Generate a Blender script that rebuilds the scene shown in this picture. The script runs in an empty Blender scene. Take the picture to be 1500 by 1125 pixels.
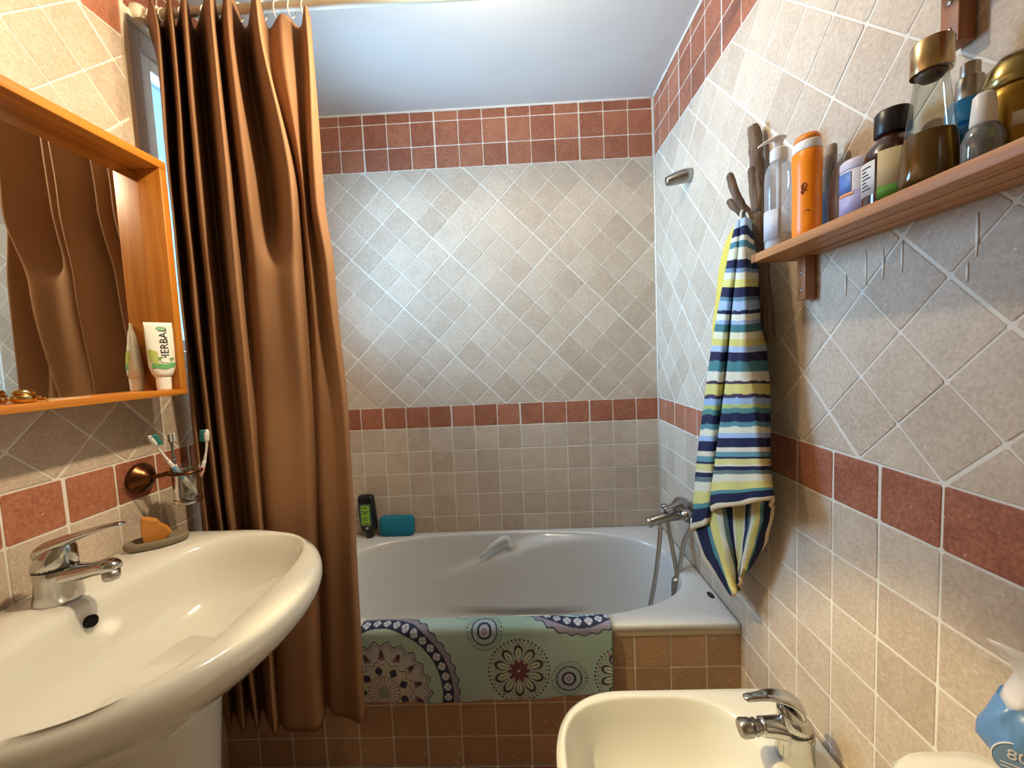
import bpy, math, random
import numpy as np
from mathutils import Vector, Matrix

# ------------------------------------------------------------------ survey frame
# All lengths below are written in "tile units": the camera is the origin, X right,
# Y towards the bath's long wall, Z up, and one small wall tile is 0.1.  A tile is 11 cm.
S, H = 1.1, 1.182
def W(p): return Vector((p[0]*S, p[1]*S, (p[2]+H)*S))
XL, XR, YB, YN, ZC, ZF = -.9187, .5771, 1.7479, -.75, 1.0304, -H
ZB, ZM, ZN = .7954, -.2032, -.2984          # band bottom, border top, border bottom
YT = 1.0947                                  # tiled front of the bath
random.seed(7); rng = np.random.default_rng(7)
scene = bpy.context.scene
COL = scene.collection

# ------------------------------------------------------------------ camera
cam_d = bpy.data.cameras.new('camera'); cam = bpy.data.objects.new('camera', cam_d); COL.objects.link(cam)
cam_d.sensor_width = 36; cam_d.lens = 593.4/1500*36; cam_d.clip_start = .01
pit, yaw, roll = .0689, .0295, -.0428
f0 = Vector((-math.sin(yaw), math.cos(yaw), 0)); r0 = Vector((math.cos(yaw), math.sin(yaw), 0)); u0 = Vector((0, 0, 1))
fw = math.cos(pit)*f0 - math.sin(pit)*u0; up = math.cos(pit)*u0 + math.sin(pit)*f0
rt = math.cos(roll)*r0 + math.sin(roll)*up; up = math.cos(roll)*up - math.sin(roll)*r0
m = Matrix((rt, up, -fw)).transposed().to_4x4(); m.translation = W((0, 0, 0))
cam.matrix_world = m
scene.camera = cam

# ------------------------------------------------------------------ world, daylight, exposure
world = bpy.data.worlds.new('world'); scene.world = world; world.use_nodes = True
bg = world.node_tree.nodes['Background']; bg.inputs[0].default_value = (.55, .70, .95, 1); bg.inputs[1].default_value = .6
sun_d = bpy.data.lights.new('window_daylight', 'AREA'); sun_d.shape = 'RECTANGLE'
sun_d.size = .62*S; sun_d.size_y = .86*S; sun_d.energy = 44; sun_d.color = (.84, .93, 1.0); sun_d.spread = math.radians(120)
day = bpy.data.objects.new('window_daylight', sun_d); COL.objects.link(day)
day.location = W((XL-.16, 1.33, .43)); day.rotation_euler = (math.pi/2, 0, -math.pi/2)
BOUNCE_SPOT = ((-.80, .64, .93), (.577, .54, -1.35), 33, 120)
SPOTS = [((-.055, .74, .885), (-.90, .82, .26), 100, 46), ((-.055, .90, .885), (.05, .95, -.6), 180, 13)]   # place, aim, cone, watts
vs = scene.view_settings
vs.view_transform = 'Standard'; vs.look = 'None'; vs.gamma = 1.0; vs.use_curve_mapping = False
vs.exposure = 0.5
scene.cycles.blur_glossy = .3
scene.cycles.sample_clamp_indirect = 8

# ------------------------------------------------------------------ object helpers
ORG = {}
def setp(o, label=None, cat=None, group=None, kind=None):
    if label: o['label'] = label
    if cat: o['category'] = cat
    if group: o['group'] = group
    if kind: o['kind'] = kind
    return o
def thing(name, base, label, cat, group=None):
    o = bpy.data.objects.new(name, None); COL.objects.link(o); o.empty_display_size = .05
    o.location = W(base); ORG[o] = W(base)
    return setp(o, label, cat, group)
def put(name, geo, mat, parent=None, smooth=True, label=None, cat=None, group=None, kind=None, cols=None, auto=None):
    vs_, fs = geo
    w = [W(v) for v in vs_]
    if parent is not None: org = ORG[parent]
    else:
        a = np.array(w); org = Vector(((a[:, 0].min()+a[:, 0].max())/2, (a[:, 1].min()+a[:, 1].max())/2, a[:, 2].min()))
    me = bpy.data.meshes.new(name); me.from_pydata([tuple(v-org) for v in w], [], [tuple(f) for f in fs]); me.update()
    if smooth: me.polygons.foreach_set('use_smooth', [True]*len(me.polygons))
    if smooth and auto is not None: me.set_sharp_from_angle(angle=math.radians(auto))
    if cols is not None:
        ca = me.color_attributes.new('print', 'FLOAT_COLOR', 'POINT'); ca.data.foreach_set('color', np.asarray(cols, dtype=np.float32).ravel())
    o = bpy.data.objects.new(name, me); COL.objects.link(o)
    if mat: me.materials.append(mat)
    if parent is not None: o.parent = parent; ORG[o] = org
    else: o.location = org; ORG[o] = org
    return setp(o, label, cat, group, kind)

# ------------------------------------------------------------------ shape helpers
def join(*gs):
    V, F = [], []
    for v, f in gs:
        n = len(V); V += list(v); F += [tuple(i+n for i in q) for q in f]
    return V, F
def xf(g, M):
    return [tuple(M @ Vector(v)) for v in g[0]], g[1]
def loft(rings, caps=(True, True), closed=True):
    n = len(rings[0]); V = [tuple(p) for r in rings for p in r]; F = []
    for i in range(len(rings)-1):
        for j in range(n if closed else n-1):
            k = (j+1) % n
            F.append((i*n+j, i*n+k, (i+1)*n+k, (i+1)*n+j))
    if caps[0]: F.append(tuple(range(n-1, -1, -1)))
    if caps[1]: F.append(tuple((len(rings)-1)*n+j for j in range(n)))
    return V, F
def lathe(c, prof, n=28, sx=1, sy=1, rot=None, caps=(True, True)):
    R = [[(max(r, 1e-4)*math.cos(2*math.pi*j/n)*sx, max(r, 1e-4)*math.sin(2*math.pi*j/n)*sy, z) for j in range(n)] for r, z in prof]
    g = loft(R, caps)
    M = Matrix.Translation(Vector(c)) @ (rot.to_4x4() if rot else Matrix.Identity(4))
    return xf(g, M)
def aim(d, upv=(0, 0, 1)):
    return Vector(d).to_track_quat('Z', 'Y').to_matrix()
def cr(P, n):
    P = [np.array(p, float) for p in P]; out = []
    for i in range(len(P)-1):
        p0 = P[max(i-1, 0)]; p1 = P[i]; p2 = P[i+1]; p3 = P[min(i+2, len(P)-1)]
        for k in range(n):
            t = k/n
            out.append(.5*((2*p1)+(-p0+p2)*t+(2*p0-5*p1+4*p2-p3)*t*t+(-p0+3*p1-3*p2+p3)*t**3))
    out.append(P[-1]); return out
def tube(path, rad, n=12, sub=0, flat=None, caps=(True, True), jit=0):
    """rad: number or list per path point; flat=(a,b) scales across the frame's two axes"""
    if not hasattr(rad, '__len__'): rad = [rad]*len(path)
    if sub:
        q = cr([tuple(p)+(r,) for p, r in zip(path, rad)], sub); path = [p[:3] for p in q]; rad = [p[3] for p in q]
    P = [Vector(p) for p in path]; R = []
    t0 = (P[1]-P[0]).normalized(); ref = Vector((0, 0, 1)) if abs(t0.z) < .9 else Vector((1, 0, 0))
    a = t0.cross(ref).normalized()
    for i, p in enumerate(P):
        t = (P[min(i+1, len(P)-1)]-P[max(i-1, 0)]).normalized()
        a = (a-a.dot(t)*t).normalized(); b = t.cross(a)
        fa, fb = flat if flat else (1, 1)
        R.append([p+a*(math.cos(2*math.pi*j/n)*rad[i]*fa*(1+jit*random.uniform(-1, 1)))+b*(math.sin(2*math.pi*j/n)*rad[i]*fb*(1+jit*random.uniform(-1, 1))) for j in range(n)])
    return loft(R, caps)
def rrect(cx, cy, w, d, r, n=4):
    r = min(r, w/2-1e-5, d/2-1e-5); out = []
    for k, (sx, sy) in enumerate(((1, 1), (-1, 1), (-1, -1), (1, -1))):
        for i in range(n+1):
            a = math.pi/2*(k+i/n); out.append((cx+sx*(w/2-r)+r*math.cos(a), cy+sy*(d/2-r)+r*math.sin(a)))
    return out
def rbox(c, size, r=.004, b=.002, n=3, M=None):
    """box with rounded upright edges (r) and chamfered rims (b), centred on c"""
    w, d, h = size; R = []
    for z, i in ((-h/2, b), (-h/2+b*.3, b*.3), (-h/2+b, 0), (h/2-b, 0), (h/2-b*.3, b*.3), (h/2, b)):
        R.append([(x, y, z) for x, y in rrect(0, 0, w-2*i, d-2*i, max(r-i*.5, 1e-4), n)])
    g = loft(R); T = Matrix.Translation(Vector(c)) @ (M.to_4x4() if M else Matrix.Identity(4))
    return xf(g, T)
def bb(x0, x1, y0, y1, z0, z1, r=.003, b=.0015):
    return rbox(((x0+x1)/2, (y0+y1)/2, (z0+z1)/2), (x1-x0, y1-y0, z1-z0), r, b)
def quadbox(x0, x1, y0, y1, z0, z1):
    v = [(x, y, z) for z in (z0, z1) for x, y in ((x0, y0), (x1, y0), (x1, y1), (x0, y1))]
    return v, [(3, 2, 1, 0), (4, 5, 6, 7), (0, 1, 5, 4), (1, 2, 6, 5), (2, 3, 7, 6), (3, 0, 4, 7)]
def arcpatch(c, r, a0, a1, z0, z1, n=12, t=.0006, sx=1, sy=1):
    R = []
    for rr, zz in ((r-.0005, z0), (r+t, z0), (r+t, z1), (r-.0005, z1)):
        R.append([(c[0]+sx*rr*math.cos(a0+(a1-a0)*i/n), c[1]+sy*rr*math.sin(a0+(a1-a0)*i/n), c[2]+zz) for i in range(n+1)])
    return loft(R, (False, False), closed=False)
def text_geo(s, size, M, ext=.0003):
    cu = bpy.data.curves.new('lettering', 'FONT'); cu.body = s; cu.size = size; cu.extrude = ext; cu.align_x = 'CENTER'; cu.align_y = 'CENTER'; cu.resolution_u = 3
    t = bpy.data.objects.new('lettering_source', cu); me = bpy.data.meshes.new_from_object(t)
    g = ([tuple(M @ v.co) for v in me.vertices], [tuple(p.vertices) for p in me.polygons])
    bpy.data.objects.remove(t); bpy.data.meshes.remove(me); bpy.data.curves.remove(cu)
    return g
def basis(o, u, v, n):
    M = Matrix((Vector(u), Vector(v), Vector(n))).transposed().to_4x4(); M.translation = Vector(o); return M

# ------------------------------------------------------------------ materials
def lin(h):
    c = [int(h[i:i+2], 16)/255 for i in (0, 2, 4)]
    return tuple(x/12.92 if x <= .04045 else ((x+.055)/1.055)**2.4 for x in c)+(1,)
def new(name):
    m = bpy.data.materials.new(name); m.use_nodes = True; nt = m.node_tree
    return m, nt, nt.nodes['Principled BSDF']
def N(nt, t, **k):
    n = nt.nodes.new(t)
    for a, b in k.items():
        if hasattr(n, a): setattr(n, a, b)
    return n
def simple(name, col, rough=.5, metal=0, coat=0, noise=None, bump=None, ior=1.45, sheen=0, sub=0):
    m, nt, p = new(name); c = lin(col)
    p.inputs['Base Color'].default_value = c; p.inputs['Roughness'].default_value = rough; p.inputs['Metallic'].default_value = metal
    p.inputs['Coat Weight'].default_value = coat; p.inputs['IOR'].default_value = ior; p.inputs['Sheen Weight'].default_value = sheen
    if sub: p.inputs['Subsurface Weight'].default_value = sub; p.inputs['Subsurface Radius'].default_value = (.02, .01, .006)
    if noise:
        col2, sc = noise
        tc = N(nt, 'ShaderNodeTexCoord'); nz = N(nt, 'ShaderNodeTexNoise'); nz.inputs['Scale'].default_value = sc; nz.inputs['Detail'].default_value = 5
        mx = N(nt, 'ShaderNodeMix', data_type='RGBA'); mx.inputs[6].default_value = c; mx.inputs[7].default_value = lin(col2)
        nt.links.new(tc.outputs['Object'], nz.inputs['Vector']); nt.links.new(nz.outputs['Fac'], mx.inputs[0]); nt.links.new(mx.outputs[2], p.inputs['Base Color'])
    if bump:
        sc, st = bump
        tc = N(nt, 'ShaderNodeTexCoord'); nz = N(nt, 'ShaderNodeTexNoise'); nz.inputs['Scale'].default_value = sc; nz.inputs['Detail'].default_value = 4
        b = N(nt, 'ShaderNodeBump'); b.inputs['Strength'].default_value = st; b.inputs['Distance'].default_value = .002
        nt.links.new(tc.outputs['Object'], nz.inputs['Vector']); nt.links.new(nz.outputs['Fac'], b.inputs['Height']); nt.links.new(b.outputs[0], p.inputs['Normal'])
    return m
def tile_mat(name, dark, light, fleck, rough=.55, flecks=.68, fscale=70):
    m, nt, p = new(name); p.inputs['Roughness'].default_value = rough
    tc = N(nt, 'ShaderNodeTexCoord'); oi = N(nt, 'ShaderNodeObjectInfo')
    mul = N(nt, 'ShaderNodeMath', operation='MULTIPLY'); mul.inputs[1].default_value = 60; nt.links.new(oi.outputs['Random'], mul.inputs[0])
    def noise(sc, det):
        n = N(nt, 'ShaderNodeTexNoise'); n.noise_dimensions = '4D'; n.inputs['Scale'].default_value = sc; n.inputs['Detail'].default_value = det
        nt.links.new(tc.outputs['Object'], n.inputs['Vector']); nt.links.new(mul.outputs[0], n.inputs['W']); return n
    big, fine, spots = noise(16, 3), noise(150, 4), noise(fscale, 1)
    add = N(nt, 'ShaderNodeMath', operation='ADD'); f2 = N(nt, 'ShaderNodeMath', operation='MULTIPLY'); f2.inputs[1].default_value = 2.0; nt.links.new(fine.outputs['Fac'], f2.inputs[0]); nt.links.new(big.outputs['Fac'], add.inputs[0]); nt.links.new(f2.outputs[0], add.inputs[1])
    a2 = N(nt, 'ShaderNodeMath', operation='MULTIPLY_ADD'); nt.links.new(oi.outputs['Random'], a2.inputs[0]); a2.inputs[1].default_value = .55; nt.links.new(add.outputs[0], a2.inputs[2])
    mr = N(nt, 'ShaderNodeMapRange'); mr.inputs[1].default_value = 1.3; mr.inputs[2].default_value = 2.25; nt.links.new(a2.outputs[0], mr.inputs[0])
    mx = N(nt, 'ShaderNodeMix', data_type='RGBA'); mx.inputs[6].default_value = lin(dark); mx.inputs[7].default_value = lin(light); nt.links.new(mr.outputs[0], mx.inputs[0])
    fr = N(nt, 'ShaderNodeMapRange'); fr.inputs[1].default_value = flecks; fr.inputs[2].default_value = flecks+.05; nt.links.new(spots.outputs['Fac'], fr.inputs[0])
    fx = N(nt, 'ShaderNodeMix', data_type='RGBA'); fx.inputs[7].default_value = lin(fleck); nt.links.new(fr.outputs[0], fx.inputs[0]); nt.links.new(mx.outputs[2], fx.inputs[6])
    nt.links.new(fx.outputs[2], p.inputs['Base Color'])
    b = N(nt, 'ShaderNodeBump'); b.inputs['Strength'].default_value = .5; b.inputs['Distance'].default_value = .0015
    nt.links.new(fine.outputs['Fac'], b.inputs['Height']); nt.links.new(b.outputs[0], p.inputs['Normal'])
    return m
def wood(name, c1, c2, axis, scale=9, rough=.45, dark='5a3016'):
    m, nt, p = new(name); p.inputs['Roughness'].default_value = rough
    tc = N(nt, 'ShaderNodeTexCoord'); mp = N(nt, 'ShaderNodeMapping'); sc = [scale*6]*3; sc[axis] = scale*.35; mp.inputs['Scale'].default_value = sc
    nz = N(nt, 'ShaderNodeTexNoise'); nz.inputs['Scale'].default_value = 1; nz.inputs['Detail'].default_value = 5; nz.inputs['Distortion'].default_value = 1.2
    cr_ = N(nt, 'ShaderNodeValToRGB'); e = cr_.color_ramp.elements; e[0].position = .33; e[0].color = lin(c2); e[1].position = .62; e[1].color = lin(c1)
    k = cr_.color_ramp.elements.new(.27); k.color = lin(dark)
    nt.links.new(tc.outputs['Object'], mp.inputs[0]); nt.links.new(mp.outputs[0], nz.inputs['Vector']); nt.links.new(nz.outputs['Fac'], cr_.inputs[0]); nt.links.new(cr_.outputs[0], p.inputs['Base Color'])
    return m
def clear(name, tint, gloss=.12, haze=0.0, rough=.03):
    """thin-walled clear plastic or glass"""
    m, nt, p = new(name); nt.nodes.remove(p); out = nt.nodes['Material Output']
    tr = N(nt, 'ShaderNodeBsdfTransparent'); tr.inputs[0].default_value = lin(tint)
    gl = N(nt, 'ShaderNodeBsdfGlossy'); gl.inputs['Roughness'].default_value = rough
    fr = N(nt, 'ShaderNodeLayerWeight'); fr.inputs[0].default_value = .35
    mr = N(nt, 'ShaderNodeMapRange'); mr.inputs[3].default_value = gloss*.4; mr.inputs[4].default_value = min(1, gloss*5); nt.links.new(fr.outputs['Fresnel'], mr.inputs[0])
    a = N(nt, 'ShaderNodeMixShader'); nt.links.new(mr.outputs[0], a.inputs[0]); nt.links.new(tr.outputs[0], a.inputs[1]); nt.links.new(gl.outputs[0], a.inputs[2])
    last = a
    if haze:
        df = N(nt, 'ShaderNodeBsdfDiffuse'); df.inputs[0].default_value = lin(tint)
        b = N(nt, 'ShaderNodeMixShader'); b.inputs[0].default_value = haze; nt.links.new(a.outputs[0], b.inputs[1]); nt.links.new(df.outputs[0], b.inputs[2]); last = b
    nt.links.new(last.outputs[0], out.inputs[0]); return m
def printed(name, rough=.9, bump=(900, .5), sheen=.2):
    m = simple(name, 'ffffff', rough, sheen=sheen, bump=bump); nt = m.node_tree
    at = N(nt, 'ShaderNodeVertexColor'); at.layer_name = 'print'; nt.links.new(at.outputs['Color'], nt.nodes['Principled BSDF'].inputs['Base Color'])
    return m

M_ = dict(
    beige=tile_mat('beige_tile', 'b39f8a', 'cebda9', 'd6cbb9', flecks=.71, fscale=130),
    apron=tile_mat('shaded_beige_tile', 'a78664', 'bd9c79', 'cdb596'),  # same beige tile, browner and darker: its dim grazing light put into the colour
    red=tile_mat('terracotta_tile', '8a4d35', 'b27355', 'c8a48c', flecks=.72, fscale=130),
    floor=tile_mat('floor_tile', '70402c', '8d5840', 'a88870'),
    grout=simple('grout', 'e6e1d6', .9, noise=('d8d0c2', 30), bump=(300, .4)),
    plain=simple('plain_wall', 'c2b296', .8, noise=('b3a184', 8)),
    ceil=simple('ceiling_paint', 'd3d2ce', .85, noise=('c9c8c5', 5), bump=(40, .08)),
    plaster=simple('plaster_bead', 'e6e1d6', .9, bump=(120, .5)),
    ceramic=simple('ceramic', 'e2dfd4', .12, coat=.4),
    enamel=simple('tub_enamel', 'd6d4d0', .16, coat=.3),
    chrome=simple('chrome', 'c9c9c6', .12, 1), chrome2=simple('worn_chrome', 'a3a19c', .25, 1),
    steel=simple('brushed_steel', 'b9b4ac', .3, 1),
    hole=simple('dark_hole', '15120f', .8), rubber=simple('dark_rubber', '2b2b2c', .7),
    curtain=simple('curtain_cloth', '98704e', .8, bump=(700, .10), noise=('906846', 4)),
    pole=simple('cream_paint', 'efe5c8', .45), white=simple('white_plastic', 'e6e4e0', .4),
    upvc=simple('window_frame_paint', 'c9c3bd', .5),
    pine=wood('honey_pine', 'c9822f', 'b56a1e', 1, 8, .4, 'a45c18'),
    pinez=wood('honey_pine_upright', 'c9822f', 'b56a1e', 2, 8, .4, 'a45c18'),
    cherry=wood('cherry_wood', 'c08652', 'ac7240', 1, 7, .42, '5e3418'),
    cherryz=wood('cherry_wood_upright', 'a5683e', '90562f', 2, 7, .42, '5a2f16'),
    bark=wood('driftwood', '7a6450', '4c3a2c', 2, 14, .9, '2a1f17'),
    cloth=printed('towel_terry', .95, (420, 1.0), 0), matcloth=printed('bath_mat_print', .95, (450, .8), 0),
    yellow=simple('yellow_cloth', 'd9c24c', .95, sheen=.3, bump=(500, .6)),
    mirror=simple('mirror_silver', 'e8e6de', .015, 1),
)

# ------------------------------------------------------------------ tiles
MESHES = {}
def tile_mesh(poly, h=.0012):
    """poly: convex CCW 2-D outline about the origin -> chamfered tile with blunted corners"""
    n = len(poly); P = []
    for i in range(n):
        a, b, c = np.array(poly[i-1]), np.array(poly[i]), np.array(poly[(i+1) % n])
        la, lc = np.linalg.norm(a-b), np.linalg.norm(c-b); k = min(.0028, la*.3, lc*.3)
        P += [b+(a-b)/la*k, b+(c-b)/lc*k]
    P = np.array(P)
    def inset(d):
        out = []; q = len(P)
        for i in range(q):
            e0 = P[i]-P[i-1]; e1 = P[(i+1) % q]-P[i]
            n0 = np.array([-e0[1], e0[0]])/(np.linalg.norm(e0)+1e-9); n1 = np.array([-e1[1], e1[0]])/(np.linalg.norm(e1)+1e-9)
            k = n0+n1; out.append(P[i]+k*d/max(.5, 1+n0@n1))
        return np.array(out)
    R = [[(x*S, y*S, z*S) for x, y in q] for q, z in ((P, -.001), (P, h-.0006), (inset(.0012), h))]
    V, F = loft(R, (False, True))
    me = bpy.data.meshes.new('tile'); me.from_pydata(V, [], F); me.update(); return me
def clip(poly, u0, u1, v0, v1):
    def cut(P, ax, lim, keep_ge):
        out = []
        for i in range(len(P)):
            a, b = P[i-1], P[i]; ia = (a[ax] >= lim) == keep_ge; ib = (b[ax] >= lim) == keep_ge
            if ia != ib:
                t = (lim-a[ax])/(b[ax]-a[ax]); out.append((a[0]+(b[0]-a[0])*t, a[1]+(b[1]-a[1])*t))
            if ib: out.append(b)
        return out
    for ax, lim, k in ((0, u0, True), (0, u1, False), (1, v0, True), (1, v1, False)):
        if len(poly) < 3: return []
        poly = cut(poly, ax, lim, k)
    P = []
    for q in poly:
        if not P or math.dist(q, P[-1]) > 1e-4: P.append(q)
    if len(P) > 1 and math.dist(P[0], P[-1]) < 1e-4: P.pop()
    return P
def lay(parent, name, polys, mat, o, u, v, n):
    """each outline becomes one tile object of the wall"""
    u, v, n = Vector(u), Vector(v), Vector(n); o = Vector(o)
    for P in polys:
        if len(P) < 3: continue
        ar = .5*sum(P[i-1][0]*P[i][1]-P[i][0]*P[i-1][1] for i in range(len(P)))
        if abs(ar) < 6e-5: continue
        if ar < 0: P = P[::-1]
        c = (sum(p[0] for p in P)/len(P), sum(p[1] for p in P)/len(P))
        L = [(p[0]-c[0], p[1]-c[1]) for p in P]
        k0 = min(range(len(L)), key=lambda i: (round(L[i][1], 3), round(L[i][0], 3))); L = L[k0:]+L[:k0]
        key = (mat.name,)+tuple((round(a*2000), round(b*2000)) for a, b in L)
        me = MESHES.get(key)
        if me is None: me = MESHES[key] = tile_mesh(L); me.materials.append(mat)
        t = bpy.data.objects.new(name, me); COL.objects.link(t); t.parent = parent
        M = Matrix((u, v, n)).transposed().to_4x4()
        M = M @ Matrix.Rotation(random.gauss(0, .0035), 4, 'X') @ Matrix.Rotation(random.gauss(0, .0035), 4, 'Y') @ Matrix.Rotation(random.gauss(0, .004), 4, 'Z')
        p = o+u*c[0]+v*c[1]+n*random.uniform(-.0003, .0003)
        M.translation = W(p)-ORG[parent]; t.matrix_basis = M
def grid(u0, u1, us, vs_, ph=0, wide=.0034, thin=.0020):
    out = []
    for i in range(len(us)-1):
        gl = wide if (i+ph) % 3 == 0 else thin; gr = wide if (i+1+ph) % 3 == 0 else thin
        for j in range(len(vs_)-1):
            a, b = max(us[i], u0)+gl, min(us[i+1], u1)-gr; c, d = vs_[j]+.0019, vs_[j+1]-.0019
            if b-a > .004: out.append([(a, c), (b, c), (b, d), (a, d)])
    return out
def steps(start, lo, hi, p=.1):
    k0 = math.floor((lo-start)/p); return [start+p*k for k in range(k0, math.ceil((hi-start)/p)+1)], k0
def diamonds(uo, vo, u0, u1, v0, v1, stretch=1.0087, ph=(0, 0), p=.1):
    q = 2**.5; out = []
    for i in range(-40, 60):
        for j in range(-60, 40):
            a0, a1, b0, b1 = i*p, (i+1)*p, j*p, (j+1)*p
            cu, cv = uo+(a0+b0+p)/q, vo+(a0-b0)/q*stretch
            if not (u0-.09 < cu < u1+.09 and v0-.09 < cv < v1+.09): continue
            ga0 = .0030 if (i+ph[0]) % 3 == 0 else .0017; ga1 = .0030 if (i+1+ph[0]) % 3 == 0 else .0017
            gb0 = .0026 if (j+ph[1]) % 3 == 0 else .0017; gb1 = .0026 if (j+1+ph[1]) % 3 == 0 else .0017
            a0 += ga0; a1 -= ga1; b0 += gb0; b1 -= gb1
            P = [(uo+(a+b)/q, vo+(a-b)/q*stretch) for a, b in ((a0, b0), (a0, b1), (a1, b1), (a1, b0))]
            P = clip(P, u0+.0015, u1-.0015, v0+.002, v1-.002)
            if P: out.append(P)
    return out
ROWS = [ZN, -.4005, -.4995, -.598, -.697, -.796, -.895, -.994, -1.093, ZF+.002]
TOPR = [ZB, .8874, .986, ZC-.004]

# ------------------------------------------------------------------ the room shell
floor = put('floor', quadbox(XL-.12, XR+.1, YN-.1, YB+.1, ZF-.05, ZF-.0036), M_['grout'], smooth=False, kind='structure')
ceiling = put('ceiling', quadbox(XL-.12, XR+.1, YN-.1, YB+.1, ZC, ZC+.05), M_['ceil'], smooth=False, kind='structure')
wall_back = put('wall_back', quadbox(XL-.12, XR+.1, YB, YB+.1, ZF, ZC), M_['grout'], smooth=False, kind='structure')
wall_right = put('wall_right', quadbox(XR, XR+.1, YN, YB, ZF, ZC), M_['grout'], smooth=False, kind='structure')
WY0, WY1, WZ0, WZ1 = 1.0, 1.66, .0, .862
wall_left = put('wall_left', join(quadbox(XL-.12, XL, YN, WY0, ZF, ZC), quadbox(XL-.12, XL, WY1, YB, ZF, ZC), quadbox(XL-.12, XL, WY0, WY1, ZF, WZ0), quadbox(XL-.12, XL, WY0, WY1, WZ1, ZC)), M_['grout'], smooth=False, kind='structure')
put('wall_front', quadbox(XL-.12, XR+.1, YN-.1, YN, ZF, ZC), M_['plain'], smooth=False, kind='structure')
apron = put('wall_bath_front', quadbox(XL, XR, YT, YT+.03, ZF, -.792), M_['grout'], smooth=False, kind='structure')
put('trim_1', join(quadbox(XL, XR, YT-.003, YT+.012, -.797, -.782)), M_['plain'], smooth=False, kind='structure')

BX = (1, 0, 0), (0, 0, 1), (0, -1, 0); oB = (0, YB, 0)
us, k0 = steps(-.0309, XL, XR); lay(wall_back, 'band_tile', grid(XL, XR, us, TOPR, k0), M_['red'], oB, *BX)
us, k0 = steps(-.0215, XL, XR); lay(wall_back, 'border_tile', grid(XL, XR, us, [ZN, ZM], k0), M_['red'], oB, *BX)
lay(wall_back, 'square_tile', grid(XL, XR, us, ROWS[4::-1], k0, .0022), M_['beige'], oB, *BX)
lay(wall_back, 'square_tile', grid(XL, XR, us, [-.776, ROWS[4]], k0, .0022), M_['beige'], oB, *BX)
lay(wall_back, 'diamond_tile', diamonds(-.0796, ZM, XL, XR, ZM, ZB), M_['beige'], oB, *BX)
RX = (0, -1, 0), (0, 0, 1), (-1, 0, 0); oR = (XR, 0, 0); Y0 = .1
us, k0 = steps(-1.1829, -YB, -Y0); lay(wall_right, 'band_tile', grid(-YB, -Y0, us, TOPR, k0), M_['red'], oR, *RX)
us, k0 = steps(-.6677, -YB, -Y0); lay(wall_right, 'border_tile', grid(-YB, -Y0, us, [ZN, ZM], k0), M_['red'], oR, *RX)
lay(wall_right, 'square_tile', grid(-YB, -Y0, us, ROWS[::-1], k0, .0022), M_['beige'], oR, *RX)
lay(wall_right, 'diamond_tile', diamonds(-.5673, ZM, -YB, -Y0, ZM, ZB, ph=(1, 0)), M_['beige'], oR, *RX)
LX = (0, 1, 0), (0, 0, 1), (1, 0, 0); oL = (XL, 0, 0); Y0 = .3
us, k0 = steps(.7626, Y0, YB); lay(wall_left, 'border_tile', grid(Y0, YB, us, [ZN, ZM], k0), M_['red'], oL, *LX)
lay(wall_left, 'square_tile', grid(Y0, YB, us, ROWS[::-1], k0, .0022), M_['beige'], oL, *LX)
us, k0 = steps(1.0, Y0, YB); lay(wall_left, 'band_tile', grid(Y0, WY0-.006, us, TOPR, k0), M_['red'], oL, *LX)
lay(wall_left, 'band_tile', grid(WY0-.006, WY1, us, [.87, .986, ZC-.004], k0), M_['red'], oL, *LX)
lay(wall_left, 'diamond_tile', diamonds(.7507, ZM, Y0, WY0-.006, ZM, ZB, ph=(1, 1)), M_['beige'], oL, *LX)
lay(wall_left, 'diamond_tile', diamonds(.7507, ZM, WY0-.006, YB, ZM, WZ0-.006, ph=(1, 1)), M_['beige'], oL, *LX)
us, k0 = steps(.2799, XL, XR); lay(apron, 'square_tile', grid(XL, XR, us, [ZF, -1.091, -.992, -.8913, -.7935], k0, .0026, .002), M_['apron'], (0, YT, 0), *BX)
us, k0 = steps(.2799, XL, XR); vs_, _ = steps(YT, .2, YT); lay(floor, 'floor_tile', grid(XL, XR, us, vs_, k0, .002, .002), M_['floor'], (0, 0, ZF-.0036), (1, 0, 0), (0, 1, 0), (0, 0, 1))

# plaster bead where the tiles meet the ceiling, and the silicone in the corner
bead = []
for a, b in (((XL, YB-.003, ZC-.002), (XR, YB-.003, ZC-.002)), ((XR-.003, YB, ZC-.002), (XR-.003, .1, ZC-.002))):
    n = 60; bead.append(tube([tuple(np.array(a)+(np.array(b)-np.array(a))*i/n) for i in range(n+1)], [.0035+.0022*random.random() for _ in range(n+1)], 6))
put('trim_2', join(*bead), M_['plaster'], kind='structure')
put('trim_3', tube([(XR-.002, YB-.002, -.77), (XR-.002, YB-.002, ZC-.002)], .005, 6), M_['grout'], kind='structure')

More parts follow.
